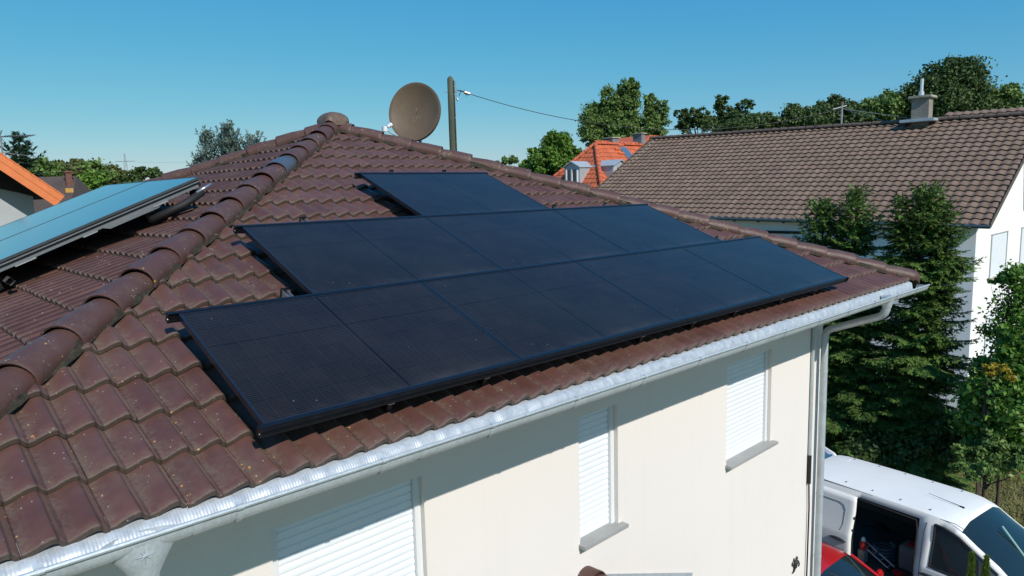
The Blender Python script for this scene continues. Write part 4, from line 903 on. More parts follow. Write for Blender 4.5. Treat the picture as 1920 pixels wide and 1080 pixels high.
for z, w_ in ((-3.5, 4.3), (-8.5, 5.8)):
    for s_ in (-1, 1): mb.tube([PQ+sv*(s_*w_)+V((0, 0, z-.5))+sv*q*160*s_+V((0, 0, 5*q*(q-1.5))) for q in np.linspace(0, 1, 8)], .035, 3)
mb.build('conductor', M['steel'], pl)

# ---------------------------------------------------------------- vehicles
def loft_body(stations, half, regions, right_only=()):
    """stations: list of (s, [z of profile rows], [half widths of profile rows]); returns name -> MB split by region(s0, row, side)"""
    out = {}
    n = len(stations[0][1])
    for i in range(len(stations)-1):
        sA, zA_, yA = stations[i]; sB, zB_, yB = stations[i+1]
        for side in (1, -1):
            for k in range(n-1):
                nm = regions(i, k, side)
                if nm is None: continue
                q = [(sA, side*yA[k], zA_[k]), (sB, side*yB[k], zB_[k]), (sB, side*yB[k+1], zB_[k+1]), (sA, side*yA[k+1], zA_[k+1])]
                if side < 0: q = q[::-1]
                out.setdefault(nm, MB()).add(q, [(0, 1, 2, 3)])
    return out
def weld(me):
    bm = bmesh.new(); bm.from_mesh(me); bmesh.ops.remove_doubles(bm, verts=bm.verts[:], dist=.0008); bmesh.ops.recalc_face_normals(bm, faces=bm.faces[:]); bm.to_mesh(me); bm.free()
def add_part(name, mb, m, parent, ang=35, thick=0.0):
    me = mb.mesh(name, m); weld(me)
    me.polygons.foreach_set('use_smooth', [True]*len(me.polygons)); me.set_sharp_from_angle(angle=math.radians(ang))
    o = bpy.data.objects.new(name, me); C.objects.link(o); o.parent = parent
    if thick:
        sf = o.modifiers.new('thickness', 'SOLIDIFY'); sf.thickness = thick; sf.offset = -1
    return o
def wheel(parent, x, y, r, w_, hub_mat):
    t = MB(); sg = 1 if y > 0 else -1; rows = []
    for (rr, yy) in ((r*.62, w_/2), (r*.92, w_/2), (r, w_*.3), (r, -w_*.3), (r*.92, -w_/2), (r*.62, -w_/2)):
        rows.append([(x+math.cos(2*PI*q/28)*rr, y+yy*sg, r+math.sin(2*PI*q/28)*rr) for q in range(28)])
    t.grid(rows, closed=True)
    wh = add_part('wheel', t, M['rubber'], parent)
    h = MB(); rows = []
    for (rr, yy) in ((r*.63, w_*.42), (r*.55, w_*.40), (r*.3, w_*.28), (r*.12, w_*.36), (.005, w_*.36)):
        rows.append([(x+math.cos(2*PI*q/28)*rr*(1-.10*(q % 4 == 0)*(0.2 < rr/r < .6)), y+yy*sg, r+math.sin(2*PI*q/28)*rr) for q in range(28)])
    h.grid(rows, closed=True); add_part('rim', h, hub_mat, wh)
# white van, nose towards -Y; local x = forwards from the rear, local y = to its left (+) / right (-)
VR = V((12.61, 2.62, GZ)); vdir = math.radians(-171.7); va = math.atan2(math.cos(vdir), math.sin(vdir))
van = empty('van', VR, 'white panel van with its right sliding door and rear doors open, parked beside the house', 'van', (0, 0, va))
def vst(s, zt, zr=None, wr=0.75, taper=1.0, zlow=.30):
    zr = zt-.045 if zr is None else zr
    zp = [zt, zt-.004, zr, zr-.10, min(1.50, zr-.13), min(1.08, zr-.16), min(1.02, zr-.20), .62, .56, zlow]
    yp = [0.0, .45, wr-.03, wr+.035, wr+.075, .935, .945, .95, .935, .90]
    return (s, zp, [q*taper for q in yp])
vs = [vst(0.0, 1.86, 1.80, taper=.97), vst(.06, 1.915, 1.865, taper=.99), vst(.25, 1.935), vst(.75, 1.945), vst(1.27, 1.95), vst(1.34, 1.95), vst(2.30, 1.945), vst(2.37, 1.945), vst(2.52, 1.94), vst(2.62, 1.935),
      vst(2.75, 1.93, 1.875), vst(2.90, 1.91, 1.83), vst(3.00, 1.885, 1.785), vst(3.24, 1.72, 1.63, .76), vst(3.58, 1.50, 1.43, .78), vst(3.82, 1.30, 1.24, .80), vst(3.96, 1.18, 1.13, .82), vst(4.25, 1.06, 1.0, .82, .985), vst(4.55, .94, .88, .80, .95), vst(4.72, .78, .72, .76, .90), vst(4.80, .58, .54, .7, .84)]
def vreg(i, k, side):
    s = (vs[i][0]+vs[i+1][0])/2
    if 3.00 < s < 3.96 and k in (0, 1): return 'windshield'
    if 2.62 < s < 3.58 and k in (3, 4): return 'side_window' if side > 0 else 'side_window_r'
    if side < 0 and 1.27 < s < 2.37 and 3 <= k <= 8: return None
    return 'body'
pv = loft_body(vs, None, vreg)
mb = pv['body']; z_, y_ = vs[0][1], vs[0][2]
# rear opening rim only: the rear doors stand open
for side in (1, -1):
    q = [(0, side*y_[k], z_[k]) for k in range(10)]; r_ = [(0.0, side*y_[k]*.90, max(z_[k]-.09, .42)) for k in range(10)]
    for k in range(9): mb.add([q[k], q[k+1], r_[k+1], r_[k]], [(0, 1, 2, 3)])
mb.box((2.4, 0, .34), (4.6, 1.78, .06))
add_part('body', mb, M['van_white'], van, 28, .012)
add_part('windshield', pv['windshield'], M['car_glass'], van); add_part('side_window', pv['side_window'], M['car_glass'], van); add_part('side_window', pv['side_window_r'], M['car_glass'], van)
# cargo space lining
mb = MB(); a_, b_, zf, zt_ = .05, 2.42, .55, 1.84
mb.add([(a_, -.86, zf), (b_, -.86, zf), (b_, .86, zf), (a_, .86, zf), (a_, .70, zt_), (b_, .70, zt_), (b_, .86, 1.0), (a_, .86, 1.0), (b_, -.66, zt_), (a_, -.66, zt_), (b_, -.86, 1.0)], [(0, 1, 2, 3), (3, 2, 6, 7), (7, 6, 5, 4), (4, 5, 8, 9), (1, 10, 8, 5, 6, 2)])
mb.add([(a_, -.84, zf), (1.25, -.84, zf), (1.25, -.84, 1.0), (1.25, -.70, zt_), (a_, -.70, zt_), (a_, -.84, 1.0)], [(0, 1, 2, 3, 4, 5)])
add_part('cargo_lining', mb, M['van_inside'], van)
mb = MB(); mb.box((1.85, .80, 1.42), (1.0, .02, .62)); mb.box((1.0, .81, 1.0), (1.7, .02, .25)); add_part('plywood_panel', mb, M['ply'], van)
# door rubber around the opening, sill
mb = MB(); mb.tube([(1.32, -.945, .46), (2.28, -.95, .44), (2.37, -.955, .6), (2.375, -.945, 1.1), (2.37, -.86, 1.60), (2.32, -.80, 1.76), (1.30, -.80, 1.78)], .016, 6); add_part('door_seal', mb, M['rubber'], van)
mb = MB(); mb.box((1.82, -.90, .50), (1.06, .10, .05)); mb.box((1.82, -.93, .40), (1.08, .04, .08)); add_part('step', mb, M['grey_alu'], van)
# sliding door pushed back over the rear quarter
mb = MB(); sd_x = [.08, .14, .7, 1.16, 1.22, 1.28]; prof = [(1.80, .815), (1.70, .845), (1.50, .868), (1.12, .985), (1.06, 1.0), (.66, 1.005), (.48, .985)]
rows = [[(x, -(y if 0 < i < 5 else y-.02), z) for z, y in prof] for i, x in enumerate(sd_x)]; mb.grid(rows)
sdr = add_part('sliding_door', mb, M['van_white'], van, 30, .05)
mb = MB(); cr = []
for (x, z) in ((.16, 1.63), (.98, 1.63), (1.06, 1.60), (1.10, 1.52), (1.10, 1.25), (1.06, 1.14)): cr.append((x, -(.872+(1.5-z)*.29 if z < 1.5 else .868-(z-1.5)*.115), z))
mb.tube(cr, .007, 5); o = add_part('panel_crease', mb, M['box_grey'], van); o.parent = sdr
def handle(x, z, y):
    mb = MB(); mb.tube([(x-.15, y-.012, z-.01), (x-.05, y-.03, z+.012), (x+.06, y-.03, z+.012), (x+.16, y-.012, z-.015)], [.012, .028, .03, .012], 8); h_ = mb
    return h_
o = add_part('door_handle', handle(1.04, .98, -1.0), M['grey_alu'], van); o.parent = sdr
mb = MB(); mb.box((1.04, -1.008, .965), (.10, .01, .05)); o = add_part('handle_recess', mb, M['chip'], van); o.parent = sdr
mb = MB()
for z in (1.42, 1.20, 1.0, .78): mb.box((1.284, -.93+(.06 if z > 1.3 else 0), z), (.01, .035, .05))
o = add_part('latch', mb, M['rubber'], van); o.parent = sdr
add_part('door_handle', handle(2.62, .93, -.955), M['grey_alu'], van)
mb = MB(); mb.box((2.60, -.962, .92), (.09, .01, .05)); add_part('handle_recess', mb, M['chip'], van)
mb = MB(); mb.tube([(2.47, -.955, .5), (2.47, -.957, 1.0), (2.47, -.87, 1.6), (2.49, -.80, 1.78)], .006, 5); mb.tube([(3.66, -.957, .55), (3.68, -.957, 1.05)], .006, 5); mb.tube([(.3, -.74, 1.905), (2.9, -.725, 1.885), (3.1, -.735, 1.83)], .006, 5); add_part('panel_gap', mb, M['grey_alu'], van)
mb = MB(); ws_ = [q for q in vs if 2.6 < q[0] < 3.6]; lp = [(q[0], -q[2][3], q[1][3]) for q in ws_]+[(q[0], -q[2][5], q[1][5]) for q in ws_[::-1]]+[(ws_[0][0], -ws_[0][2][4], ws_[0][1][4])]; mb.tube(lp+lp[:1], .022, 6); add_part('window_rubber', mb, M['rubber'], van)
# rear doors swung open
for sg in (1, -1):
    mb = MB(); th = math.radians(100 if sg < 0 else 115); hx, hy = .0, sg*.86
    ux, uy = -math.sin(th), -math.cos(th)*-sg if False else sg*math.cos(th)*-1
    rows = []
    for q, (t, z1) in enumerate(((0, 1.55), (.06, 1.74), (.2, 1.80), (.6, 1.82), (.76, 1.78), (.82, 1.64))): rows.append([(hx+ux*t, hy+uy*t, .45), (hx+ux*t, hy+uy*t, 1.0), (hx+ux*t*.99, hy+uy*t, z1)])
    mb.grid(rows); add_part('rear_door', mb, M['van_white'], van, 30, .05)
for x, y in ((.86, .84), (.86, -.84), (3.85, .84), (3.85, -.84)): wheel(van, x, y, .33, .21, M['steel'])
for sg in (1, -1):
    mb = MB(); mb.box((3.62, sg*1.06, 1.13), (.12, .20, .24), bev=.03); mb.tube([(3.64, sg*.93, 1.05), (3.63, sg*1.0, 1.08)], .025, 6); add_part('mirror', mb, M['grey_alu'], van)
    mb = MB(); mb.box((4.62, sg*.66, .78), (.30, .30, .16), bev=.04); add_part('headlight', mb, M['lamp_clear'], van)
    mb = MB(); mb.box((-.005, sg*.90, 1.0), (.05, .10, .55), bev=.02); add_part('tail_light', mb, M['lamp_red'], van)
mb = MB(); mb.box((4.78, 0, .42), (.16, 1.7, .26), bev=.05); mb.box((-.03, 0, .48), (.12, 1.75, .16), bev=.04); add_part('bumper', mb, M['grey_alu'], van)
mb = MB(); mb.tube([(2.78, -.12, 1.945), (2.70, -.12, 1.96), (2.2, -.12, 2.01)], [.02, .006, .003], 6); add_part('aerial', mb, M['rubber'], van)
mb = MB()
for s in (.45, .95, 1.45, 1.95, 2.45):
    for y in (.60, -.60): mb.tube([(s, y, 1.925), (s, y, 1.949)], .014, 8)
add_part('roof_plug', mb, M['box_grey'], van)
mb = MB()
for (x, y) in ((.32, .38), (.30, .12), (.33, -.15), (.35, -.42)): mb.box((x, y, 1.942), (.16, .035, .012), bev=.004); mb.box((x+.1, y+.05, 1.942), (.035, .12, .012), bev=.004)
add_part('roof_bead', mb, M['van_white'], van)
for y in (.42, -.42):
    mb = MB(); mb.box((2.75, y, .80), (.5, .5, .14), bev=.05); mb.box((2.52, y, 1.12), (.14, .48, .62), bev=.05); mb.box((2.48, y, 1.52), (.10, .26, .18), bev=.04); add_part('seat', mb, M['van_inside'], van)
mb = MB(); mb.box((3.55, 0, .98), (.4, 1.7, .10), bev=.03); add_part('dashboard', mb, M['van_inside'], van)
mb = MB(); mb.tube([(3.22+.16*math.sin(q*PI/8)*.5, .42+.18*math.cos(q*PI/8), 1.05+.17*math.sin(q*PI/8)) for q in range(17)], .016, 6); add_part('steering_wheel', mb, M['rubber'], van)
mb = MB(); mb.tube([(3.30, .05, 1.76), (3.92, -.15, 1.22)], .018, 6); add_part('windshield_strip', mb, mat('pale_green_strip', (.30, .48, .42), .4), van)
VM = Matrix.LocRotScale(VR, van.rotation_euler, None)
def inside(name, lab, cat, x, y, z): return empty(name, VM @ V((x, y, z)), lab, cat, (0, 0, va))
o = inside('tool_case', 'grey tool case standing in the open van behind the front seat', 'case', 2.08, -.25, .56)
mb = MB(); mb.box((0, 0, .22), (.42, .34, .44), bev=.02); mb.build('case', M['box_grey'], o, local=True)
mb = MB(); mb.box((.02, 0, .46), (.26, .16, .035), bev=.01); mb.build('lid', M['red_plastic'], o, local=True)
o = inside('hose_coil', 'coil of blue grey hose lying on the floor of the open van', 'hose', 1.58, -.35, .56)
mb = MB(); mb.tube([(math.cos(t*.45)*(.17+.012*math.sin(t)), math.sin(t*.45)*.17, .03+.0045*t) for t in range(60)], .024, 6); mb.build('coil', M['blue_hose'], o, smooth=True, local=True)
o = inside('ladder', 'small folded aluminium ladder leaning across the van floor', 'ladder', 1.58, -.60, .57)
mb = MB()
for y in (-.08, .08): mb.tube([(-.25, y, .30), (.28, y, .03)], .014, 6)
mb.build('rail', M['alu'], o, local=True); mb = MB()
for t in (.15, .4, .65, .9): mb.tube([(-.25+.53*t, -.08, .30-.27*t), (-.25+.53*t, .08, .30-.27*t)], .010, 6)
mb.build('rung', M['alu'], o, local=True)
for lab, x, y, z, s_ in (('red and white canister just inside the rear edge of the sliding door opening', 1.37, -.70, .80, 1.0), ('red tool lying at the sill of the open van below the grey case', 2.02, -.70, .56, .8)):
    o = inside('canister' if s_ == 1 else 'hand_tool', lab, 'canister' if s_ == 1 else 'tool', x, y, z)
    mb = MB(); mb.tube([(0, 0, 0), (0, 0, .12*s_), (.0, 0, .17*s_)], [.06*s_, .065*s_, .035*s_], 10) if s_ == 1 else mb.box((0, 0, .05), (.22, .10, .09), bev=.03)
    mb.build('body', M['red_plastic'], o, smooth=40, local=True)
    mb = MB(); mb.tube([(0, 0, .17*s_), (0, 0, .23*s_)], [.045, .025], 10) if s_ == 1 else mb.tube([(-.12, 0, .05), (-.24, .02, .04)], .02, 8); mb.build('cap', M['plastic_white'] if s_ == 1 else M['rubber'], o, smooth=40, local=True)
    if s_ == 1:
        mb = MB(); mb.box((0, 0, -.125), (.13, .13, .24), bev=.01); mb.build('base', M['box_grey'], o, local=True)
# red car between house and van
RC = V((9.93, 3.45, GZ)); ra_ = math.atan2(math.cos(math.radians(-176)), math.sin(math.radians(-176)))
car = empty('car', RC, 'red hatchback parked between the cream house and the white van', 'car', (0, 0, ra_))
def cst(s, zt, zr, wr, taper=1.0, zlow=.28):
    zb = min(.92, zr-.06)
    return (s, [zt, zt-.004, zr, zr-.05, max(zb+.02, min(1.2, zr-.08)) if zr > 1.05 else zr-.055, zb, .60, zlow], [q*taper for q in (0, .35, wr-.05, wr, (wr+.80)/2 if zr > 1.05 else .80, .82, .845, .80)])
cs = [cst(0, .86, .82, .62, .90), cst(.06, 1.02, .96, .62, .95), cst(.22, 1.20, 1.14, .60), cst(.45, 1.37, 1.31, .58), cst(.62, 1.43, 1.38, .57), cst(1.2, 1.465, 1.42, .57), cst(1.28, 1.465, 1.42, .57), cst(1.9, 1.455, 1.41, .57), cst(2.18, 1.44, 1.39, .57), cst(2.34, 1.41, 1.355, .57), cst(2.62, 1.25, 1.20, .60), cst(2.92, 1.07, 1.03, .64), cst(3.10, .97, .93, .68), cst(3.5, .90, .85, .70), cst(3.8, .80, .74, .68, .95), cst(3.93, .60, .56, .6, .88)]
def creg(i, k, side):
    s = (cs[i][0]+cs[i+1][0])/2
    if 2.34 < s < 3.10 and k in (0, 1): return 'windshield'
    if .06 < s < .45 and k in (0, 1): return 'rear_window'
    if (.62 < s < 1.2 or 1.28 < s < 2.34) and k in (3, 4): return ('side_window_f' if s > 1.28 else 'side_window_b')+str(side)
    if 2.34 < s < 2.92 and k in (3, 4): return 'side_window_f'+str(side)
    return 'body'
pc = loft_body(cs, None, creg); mb = pc['body']
for s_ in (0, -1):
    st_ = cs[s_]; q = [(st_[0], y, z) for z, y in zip(st_[1], st_[2])]+[(st_[0], -y, z) for z, y in zip(st_[1][::-1], st_[2][::-1])]; mb.add(q, [tuple(range(len(q)))])
add_part('body', mb, M['car_red'], car, 30)
for nm in pc:
    if nm != 'body': add_part('side_window' if nm.startswith('side') else nm, pc[nm], M['car_glass'], car)
mb = MB()
for sg in (1, -1): mb.tube([(.6, sg*.50, 1.412), (1.4, sg*.50, 1.45), (2.25, sg*.49, 1.408)], .006, 5)
mb.tube([(1.15, -.5, 1.452), (1.15, .5, 1.452)], .004, 5); add_part('roof_groove', mb, M['rubber'], car)
mb = MB(); mb.tube([(2.34, -.575, 1.345), (2.62, -.62, 1.19), (3.08, -.70, .93)], .022, 6); add_part('pillar', mb, M['car_red'], car); mb = MB(); mb.tube([(2.34, .575, 1.345), (2.62, .62, 1.19), (3.08, .70, .93)], .022, 6); add_part('pillar', mb, M['car_red'], car)
mb = MB(); mb.tube([(2.40, -.3, 1.375), (2.95, .25, 1.065)], .008, 5); mb.tube([(2.95, -.45, 1.065), (3.04, .05, 1.02)], .008, 5); add_part('wiper', mb, M['rubber'], car)
for x, y in ((.72, .75), (.72, -.75), (3.22, .75), (3.22, -.75)): wheel(car, x, y, .30, .18, M['steel'])
for sg in (1, -1):
    mb = MB(); mb.box((2.66, sg*.93, .99), (.10, .18, .13), bev=.03); add_part('mirror', mb, M['car_red'], car)
    mb = MB(); mb.box((3.80, sg*.56, .70), (.2, .26, .13), bev=.04); add_part('headlight', mb, M['lamp_clear'], car)
    mb = MB(); mb.box((.03, sg*.66, .85), (.07, .18, .25), bev=.02); add_part('tail_light', mb, M['lamp_red'], car)
    mb = MB(); mb.box((1.75, sg*.845, .80), (.16, .03, .03), bev=.008); add_part('door_handle', mb, M['car_red'], car)

# ---------------------------------------------------------------- vegetation
def quads_at(cen, ax, n_hint, la, lb, rg, flat=0.5):
    """leaf quads: cen (N,3), ax (N,3) leaf direction, size la x lb"""
    N = len(cen); ax = ax/np.maximum(np.linalg.norm(ax, axis=1, keepdims=True), 1e-6)
    nr = rg.normal(size=(N, 3))*(1-flat) + n_hint*flat; sd = np.cross(ax, nr); sd /= np.maximum(np.linalg.norm(sd, axis=1, keepdims=True), 1e-6)
    a = ax*(la[:, None] if np.ndim(la) else la)/2; b = sd*(lb[:, None] if np.ndim(lb) else lb)/2
    v = np.stack([cen-a, cen+b*1.0-a*.1, cen+a, cen-b*1.0-a*.1], 1).reshape(-1, 3)
    return v, np.arange(4*N).reshape(-1, 4)
def trunk_mb(base, top, r0, limbs, rg):
    mb = MB(); b, t = V(base), V(top); n_ = 7
    mb.tube([b.lerp(t, i/n_)+V((rg.normal()*.03*i, rg.normal()*.03*i, 0))*r0*2 for i in range(n_+1)], [r0*(1-.85*i/n_) for i in range(n_+1)], 8)
    for e in limbs:
        e = V(e); h = max(.18, min(.85, (e.z-b.z)/(t.z-b.z)-.22)); s_ = b.lerp(t, h); mid = s_.lerp(e, .5)+V((0, 0, -.06*(e-s_).length))
        mb.tube([s_, mid, e], [r0*(1-.8*h)*.5, r0*.22, r0*.05], 5)
    return mb
def broad_tree(name, base, top_z, lobes, m, label, cat='tree', leaf=.25, clumps=60, per=60, seed=0, r0=None, group=None, droop=0.0, fill=.55, clump_r=.22):
    """lobes: [(x, y, z, rx, ry, rz)] world ellipsoids that the leaf clumps follow"""
    rg = np.random.default_rng(seed); base = V(base)
    o = empty(name, base, label, cat, group=group)
    H_ = top_z-base.z; r0 = r0 or max(.05, H_*.016)
    allv, ends = [], []
    tot = sum(l_[3]*l_[5] for l_ in lobes)
    for (x, y, z, rx, ry, rz) in lobes:
        nc = max(8, int(clumps*1.5*rx*rz/tot)) if len(lobes) > 1 else clumps
        d = rg.normal(size=(nc, 3)); d /= np.linalg.norm(d, axis=1, keepdims=True); rr = rg.uniform(0.05, 1, nc)**(1-fill)
        cc = np.array([x, y, z]) + d*rr[:, None]*np.array([rx, ry, rz])*rg.uniform(.82, 1.06, (nc, 1))
        ends += [tuple(q) for q in cc[:max(3, nc//8)]]
        cr = clump_r*min(rx, rz)*rg.uniform(.6, 1.5, nc)
        for c_, r_, dd in zip(cc, cr, d):
            k = max(8, int(1.35*per*rg.uniform(.6, 1.3)))
            p_ = rg.normal(size=(k, 3))*r_*np.array([.62, .62, .45]); p_[:, 2] -= droop*np.linalg.norm(p_[:, :2], axis=1)
            allv.append((c_+p_, p_+dd*r_*.8))
    cen = np.concatenate([q[0] for q in allv]); out = np.concatenate([q[1] for q in allv]); N = len(cen)
    ax = rg.normal(size=(N, 3)); ax[:, 2] -= .3
    hint = out/np.maximum(np.linalg.norm(out, axis=1, keepdims=True), 1e-6) + np.array([0, 0, .6])
    sz = leaf*rg.uniform(.6, 1.4, N); v, f = quads_at(cen, ax, hint, sz, sz*.62, rg, .45)
    link('crown', np_mesh('crown', v, f, m), o)
    trunk_mb(base, (base.x, base.y, base.z+H_*.8), r0, ends, rg).build('trunk', M['bark'], o, smooth=60)
    return o
def conifer(name, base, top_z, R, m, label, seed=0, per_m=7.5, twig=.10, needle=(.078, .024), cat='tree', shape=1.0, dens=1.0, upturn=.2, droop=.20, lift=0.0, group=None, bare=0.0, leaders=(), wide=.32):
    """whorls of branches; every branch carries side twigs, every twig two combs of short needles"""
    rg = np.random.default_rng(seed); base = V(base); H_ = top_z-base.z
    o = empty(name, base, label, cat, group=group); tr = trunk_mb(base, (base.x, base.y, top_z), max(.04, H_*.014), [], rg)
    segs = []                                                    # twig pieces: start, direction, length
    levels = []
    for (ex, ey, et, eR, ez) in ((0, 0, top_z, R, bare),)+tuple(leaders):
        z = ez; h_ = et-base.z; z0 = ez if ez != bare else 0
        while z < h_-.10:
            levels.append((z, max(0, 1-(z-z0)/(h_-z0)), eR, ex, ey)); z += 1/per_m*rg.uniform(.7, 1.3)
        segs.append((np.array([base.x+ex, base.y+ey, et-.45]), np.array([0, 0, 1.0]), .45))
    da = 0.0
    for (z, fr, eR, ex, ey) in levels:
        L0 = eR*(fr**shape)*(1+.18*math.sin(z*2.7+seed)+.10*math.sin(z*6.1))+.03
        for k in range(int(rg.integers(6, 9))):
            da += 2.39996; L = L0*rg.uniform(.62, 1.22); dirh = np.array([math.cos(da), math.sin(da), 0]); sd = np.array([-math.sin(da), math.cos(da), 0])
            org = np.array([base.x+ex, base.y+ey, base.z+z+rg.uniform(-.08, .08)])
            el = (.9 if fr < .08 else .5 if fr < .2 else .22 if fr < .5 else .0)+lift+rg.uniform(-.15, .15)
            def bp(t): return org + dirh*L*t + np.array([0, 0, L*(el*t - (droop if fr > .15 else .05)*1.6*t*t + upturn*t**4)])
            if L > .4: tr.tube([tuple(bp(t)) for t in (0, .35, .7, .95)], [.02*max(.4, L), .014, .009, .004], 4, cap=False)
            n_ = max(2, int(L/twig))
            for q in range(n_):
                t = (q+.5)/n_; p_, p2 = bp(t), bp(min(1, t+1/n_)); dv = p2-p_; dv = dv/max(np.linalg.norm(dv), 1e-6)
                segs.append((p_, dv, L/n_*1.15))
                if t < .12: continue
                tl = (wide*L*(1-t)+.07)*rg.uniform(.7, 1.25)
                for sg in (-1, 1):
                    d_ = sd*sg*.85+dirh*.6+np.array([0, 0, -.38+lift*.8+rg.normal()*.14]); d_ /= np.linalg.norm(d_)
                    segs.append((p_, d_, tl))
                    if tl > .20:                                  # hanging sub twigs
                        for u_ in (.4, .7):
                            d2 = d_*.5+dirh*.5+np.array([0, 0, -.55+lift]); segs.append((p_+d_*tl*u_, d2/np.linalg.norm(d2), tl*.42))
    P0 = np.array([q[0] for q in segs]); DV = np.array([q[1] for q in segs]); LN_ = np.array([q[2] for q in segs])
    cnt = np.maximum(6, (LN_/twig*16*dens).astype(int)); idx = np.repeat(np.arange(len(segs)), cnt); N = len(idx)
    tt = rg.uniform(0, 1, N); cen = P0[idx]+DV[idx]*(LN_[idx]*tt)[:, None]
    sdv = np.cross(DV[idx], np.array([0, 0, 1.0])); sdv /= np.maximum(np.linalg.norm(sdv, axis=1, keepdims=True), 1e-4); upv = np.cross(sdv, DV[idx])
    a_ = rg.uniform(-1, 1, N); ax = DV[idx]*.75 + sdv*(np.sign(a_)*(.45+.4*np.abs(a_)))[:, None] + upv*(rg.normal(size=N)*.22)[:, None]
    cen = cen + ax*needle[0]*.45; sz = rg.uniform(.7, 1.35, N)
    v, f = quads_at(cen, ax, upv+np.array([0, 0, .5]), needle[0]*sz, needle[1]*sz, rg, .72)
    link('crown', np_mesh('crown', v, f, m), o); tr.build('trunk', M['bark'], o, smooth=60)
    return o
def ground_pt(u, D): q = at(u, 400, D); return (q[0], q[1], GZ)
# two spruces beside the house corner
T = at(1606, 350, 19.5); conifer('spruce_tree', (T[0], T[1], GZ), T[2], 1.75, M['needles'], 'tall dense green spruce with a pointed tip, just behind the gutter corner', seed=3, shape=.66)
T = at(1546, 378, 19.8); conifer('spruce_tree', (T[0], T[1], GZ), T[2], 1.65, M['needles'], 'smaller spruce at the left of the pair, hugging the taller one over the roof hip', seed=4, shape=.60)
T = at(1735, 358, 19.0); conifer('spruce_tree', (T[0], T[1], GZ), T[2], 1.30, M['needles'], 'dark broad topped spruce right of the gutter corner in front of the white gable', seed=5, shape=.36, leaders=[(.42*AR[0], .42*AR[1], T[2]-.22, .6, 4.6), (-.30*AR[0], -.30*AR[1]+.2, T[2]-.05, .5, 5.0)])
# round deciduous tree left of the red roof
def lobe(u, v, D, rpx, rzpx, ry=None):
    q = at(u, v, D); k = D/FPX*1.08; return (q[0], q[1], q[2], rpx*k, (ry or rpx)*k, rzpx*k)
D = 55; broad_tree('round_tree', ground_pt(1040, D), at(1042, 246, D)[2], [lobe(1045, 272, D, 26, 26), lobe(1030, 300, D, 42, 26), lobe(1070, 298, D, 26, 24), lobe(1010, 318, D, 34, 18), lobe(985, 308, D, 13, 9)], M['leaf_fresh'], 'rounded fresh green tree left of the red roofed house', leaf=.22, clumps=220, per=95, seed=11)
D = 90; broad_tree('poplar_tree', ground_pt(1160, D), at(1178, 148, D)[2], [lobe(1178, 185, D, 20, 38), lobe(1150, 200, D, 24, 36), lobe(1115, 240, D, 26, 40), lobe(1125, 205, D, 12, 20), lobe(1165, 240, D, 36, 34), lobe(1219, 200, D, 12, 28), lobe(1232, 232, D, 19, 38), lobe(1205, 250, D, 30, 26), lobe(1243, 205, D, 8, 16)], M['leaf_mid'], 'tall many topped poplar towering behind the red roofed house', leaf=.30, clumps=420, per=80, seed=12, clump_r=.22)
D = 95; broad_tree('oak_tree', ground_pt(1310, D), at(1300, 200, D)[2], [lobe(1300, 215, D, 26, 12), lobe(1285, 232, D, 16, 14), lobe(1322, 228, D, 18, 16), lobe(1268, 212, D, 9, 5)], M['leaf_dark'], 'airy open crowned tree between the poplar and the roof mast', leaf=.30, clumps=90, per=40, seed=13)
D = 98; broad_tree('oak_tree', ground_pt(1368, D), at(1355, 178, D)[2], [lobe(1352, 195, D, 13, 16), lobe(1372, 215, D, 26, 14), lobe(1400, 195, D, 16, 9), lobe(1345, 228, D, 14, 14), lobe(1375, 238, D, 16, 14)], M['leaf_dark'], 'airy tree with two spreading tops left of the wooded ridge line', leaf=.30, clumps=100, per=40, seed=14)
D = 72
for i, (u, lobes, lab, mt) in enumerate((
    (1395, [(1395, 238, 44, 14), (1425, 230, 30, 14), (1360, 245, 24, 8)], 'low dark tree just above the left end of the long brown ridge', 'leaf_dark'),
    (1500, [(1495, 222, 22, 20), (1520, 230, 30, 24), (1475, 235, 22, 14)], 'dark leafy tree above the ridge left of the roof mast', 'leaf_dark'),
    (1560, [(1545, 212, 14, 20), (1568, 205, 16, 18), (1585, 225, 26, 22), (1598, 200, 7, 10)], 'dark tree directly behind the roof mast with ragged tops', 'leaf_dark'),
    (1640, [(1637, 210, 26, 20), (1615, 225, 22, 16), (1665, 205, 22, 24)], 'green tree between the roof mast and the chimney', 'leaf_mid'),
    (1780, [(1765, 165, 34, 36), (1805, 160, 32, 36), (1812, 125, 15, 17), (1785, 135, 18, 18), (1730, 180, 28, 32), (1830, 190, 26, 32), (1705, 200, 22, 26), (1780, 200, 60, 30), (1760, 140, 10, 8)], 'largest dark oak rising above and behind the chimney', 'leaf_dark'),
    (1870, [(1892, 185, 16, 20), (1868, 195, 22, 20), (1915, 200, 22, 14), (1850, 205, 20, 18)], 'green tree top at the right edge above the long brown roof', 'leaf_mid'))):
    broad_tree('broadleaf_tree', ground_pt(u, D+i), at(u, min(q[1]-q[3] for q in lobes), D+i)[2], [lobe(a, b, D+i, c_, d_) for a, b, c_, d_ in lobes], M[mt], lab, leaf=.27, clumps=200 if i != 4 else 420, per=70, seed=20+i, group='trees behind the long brown roof', clump_r=.28)
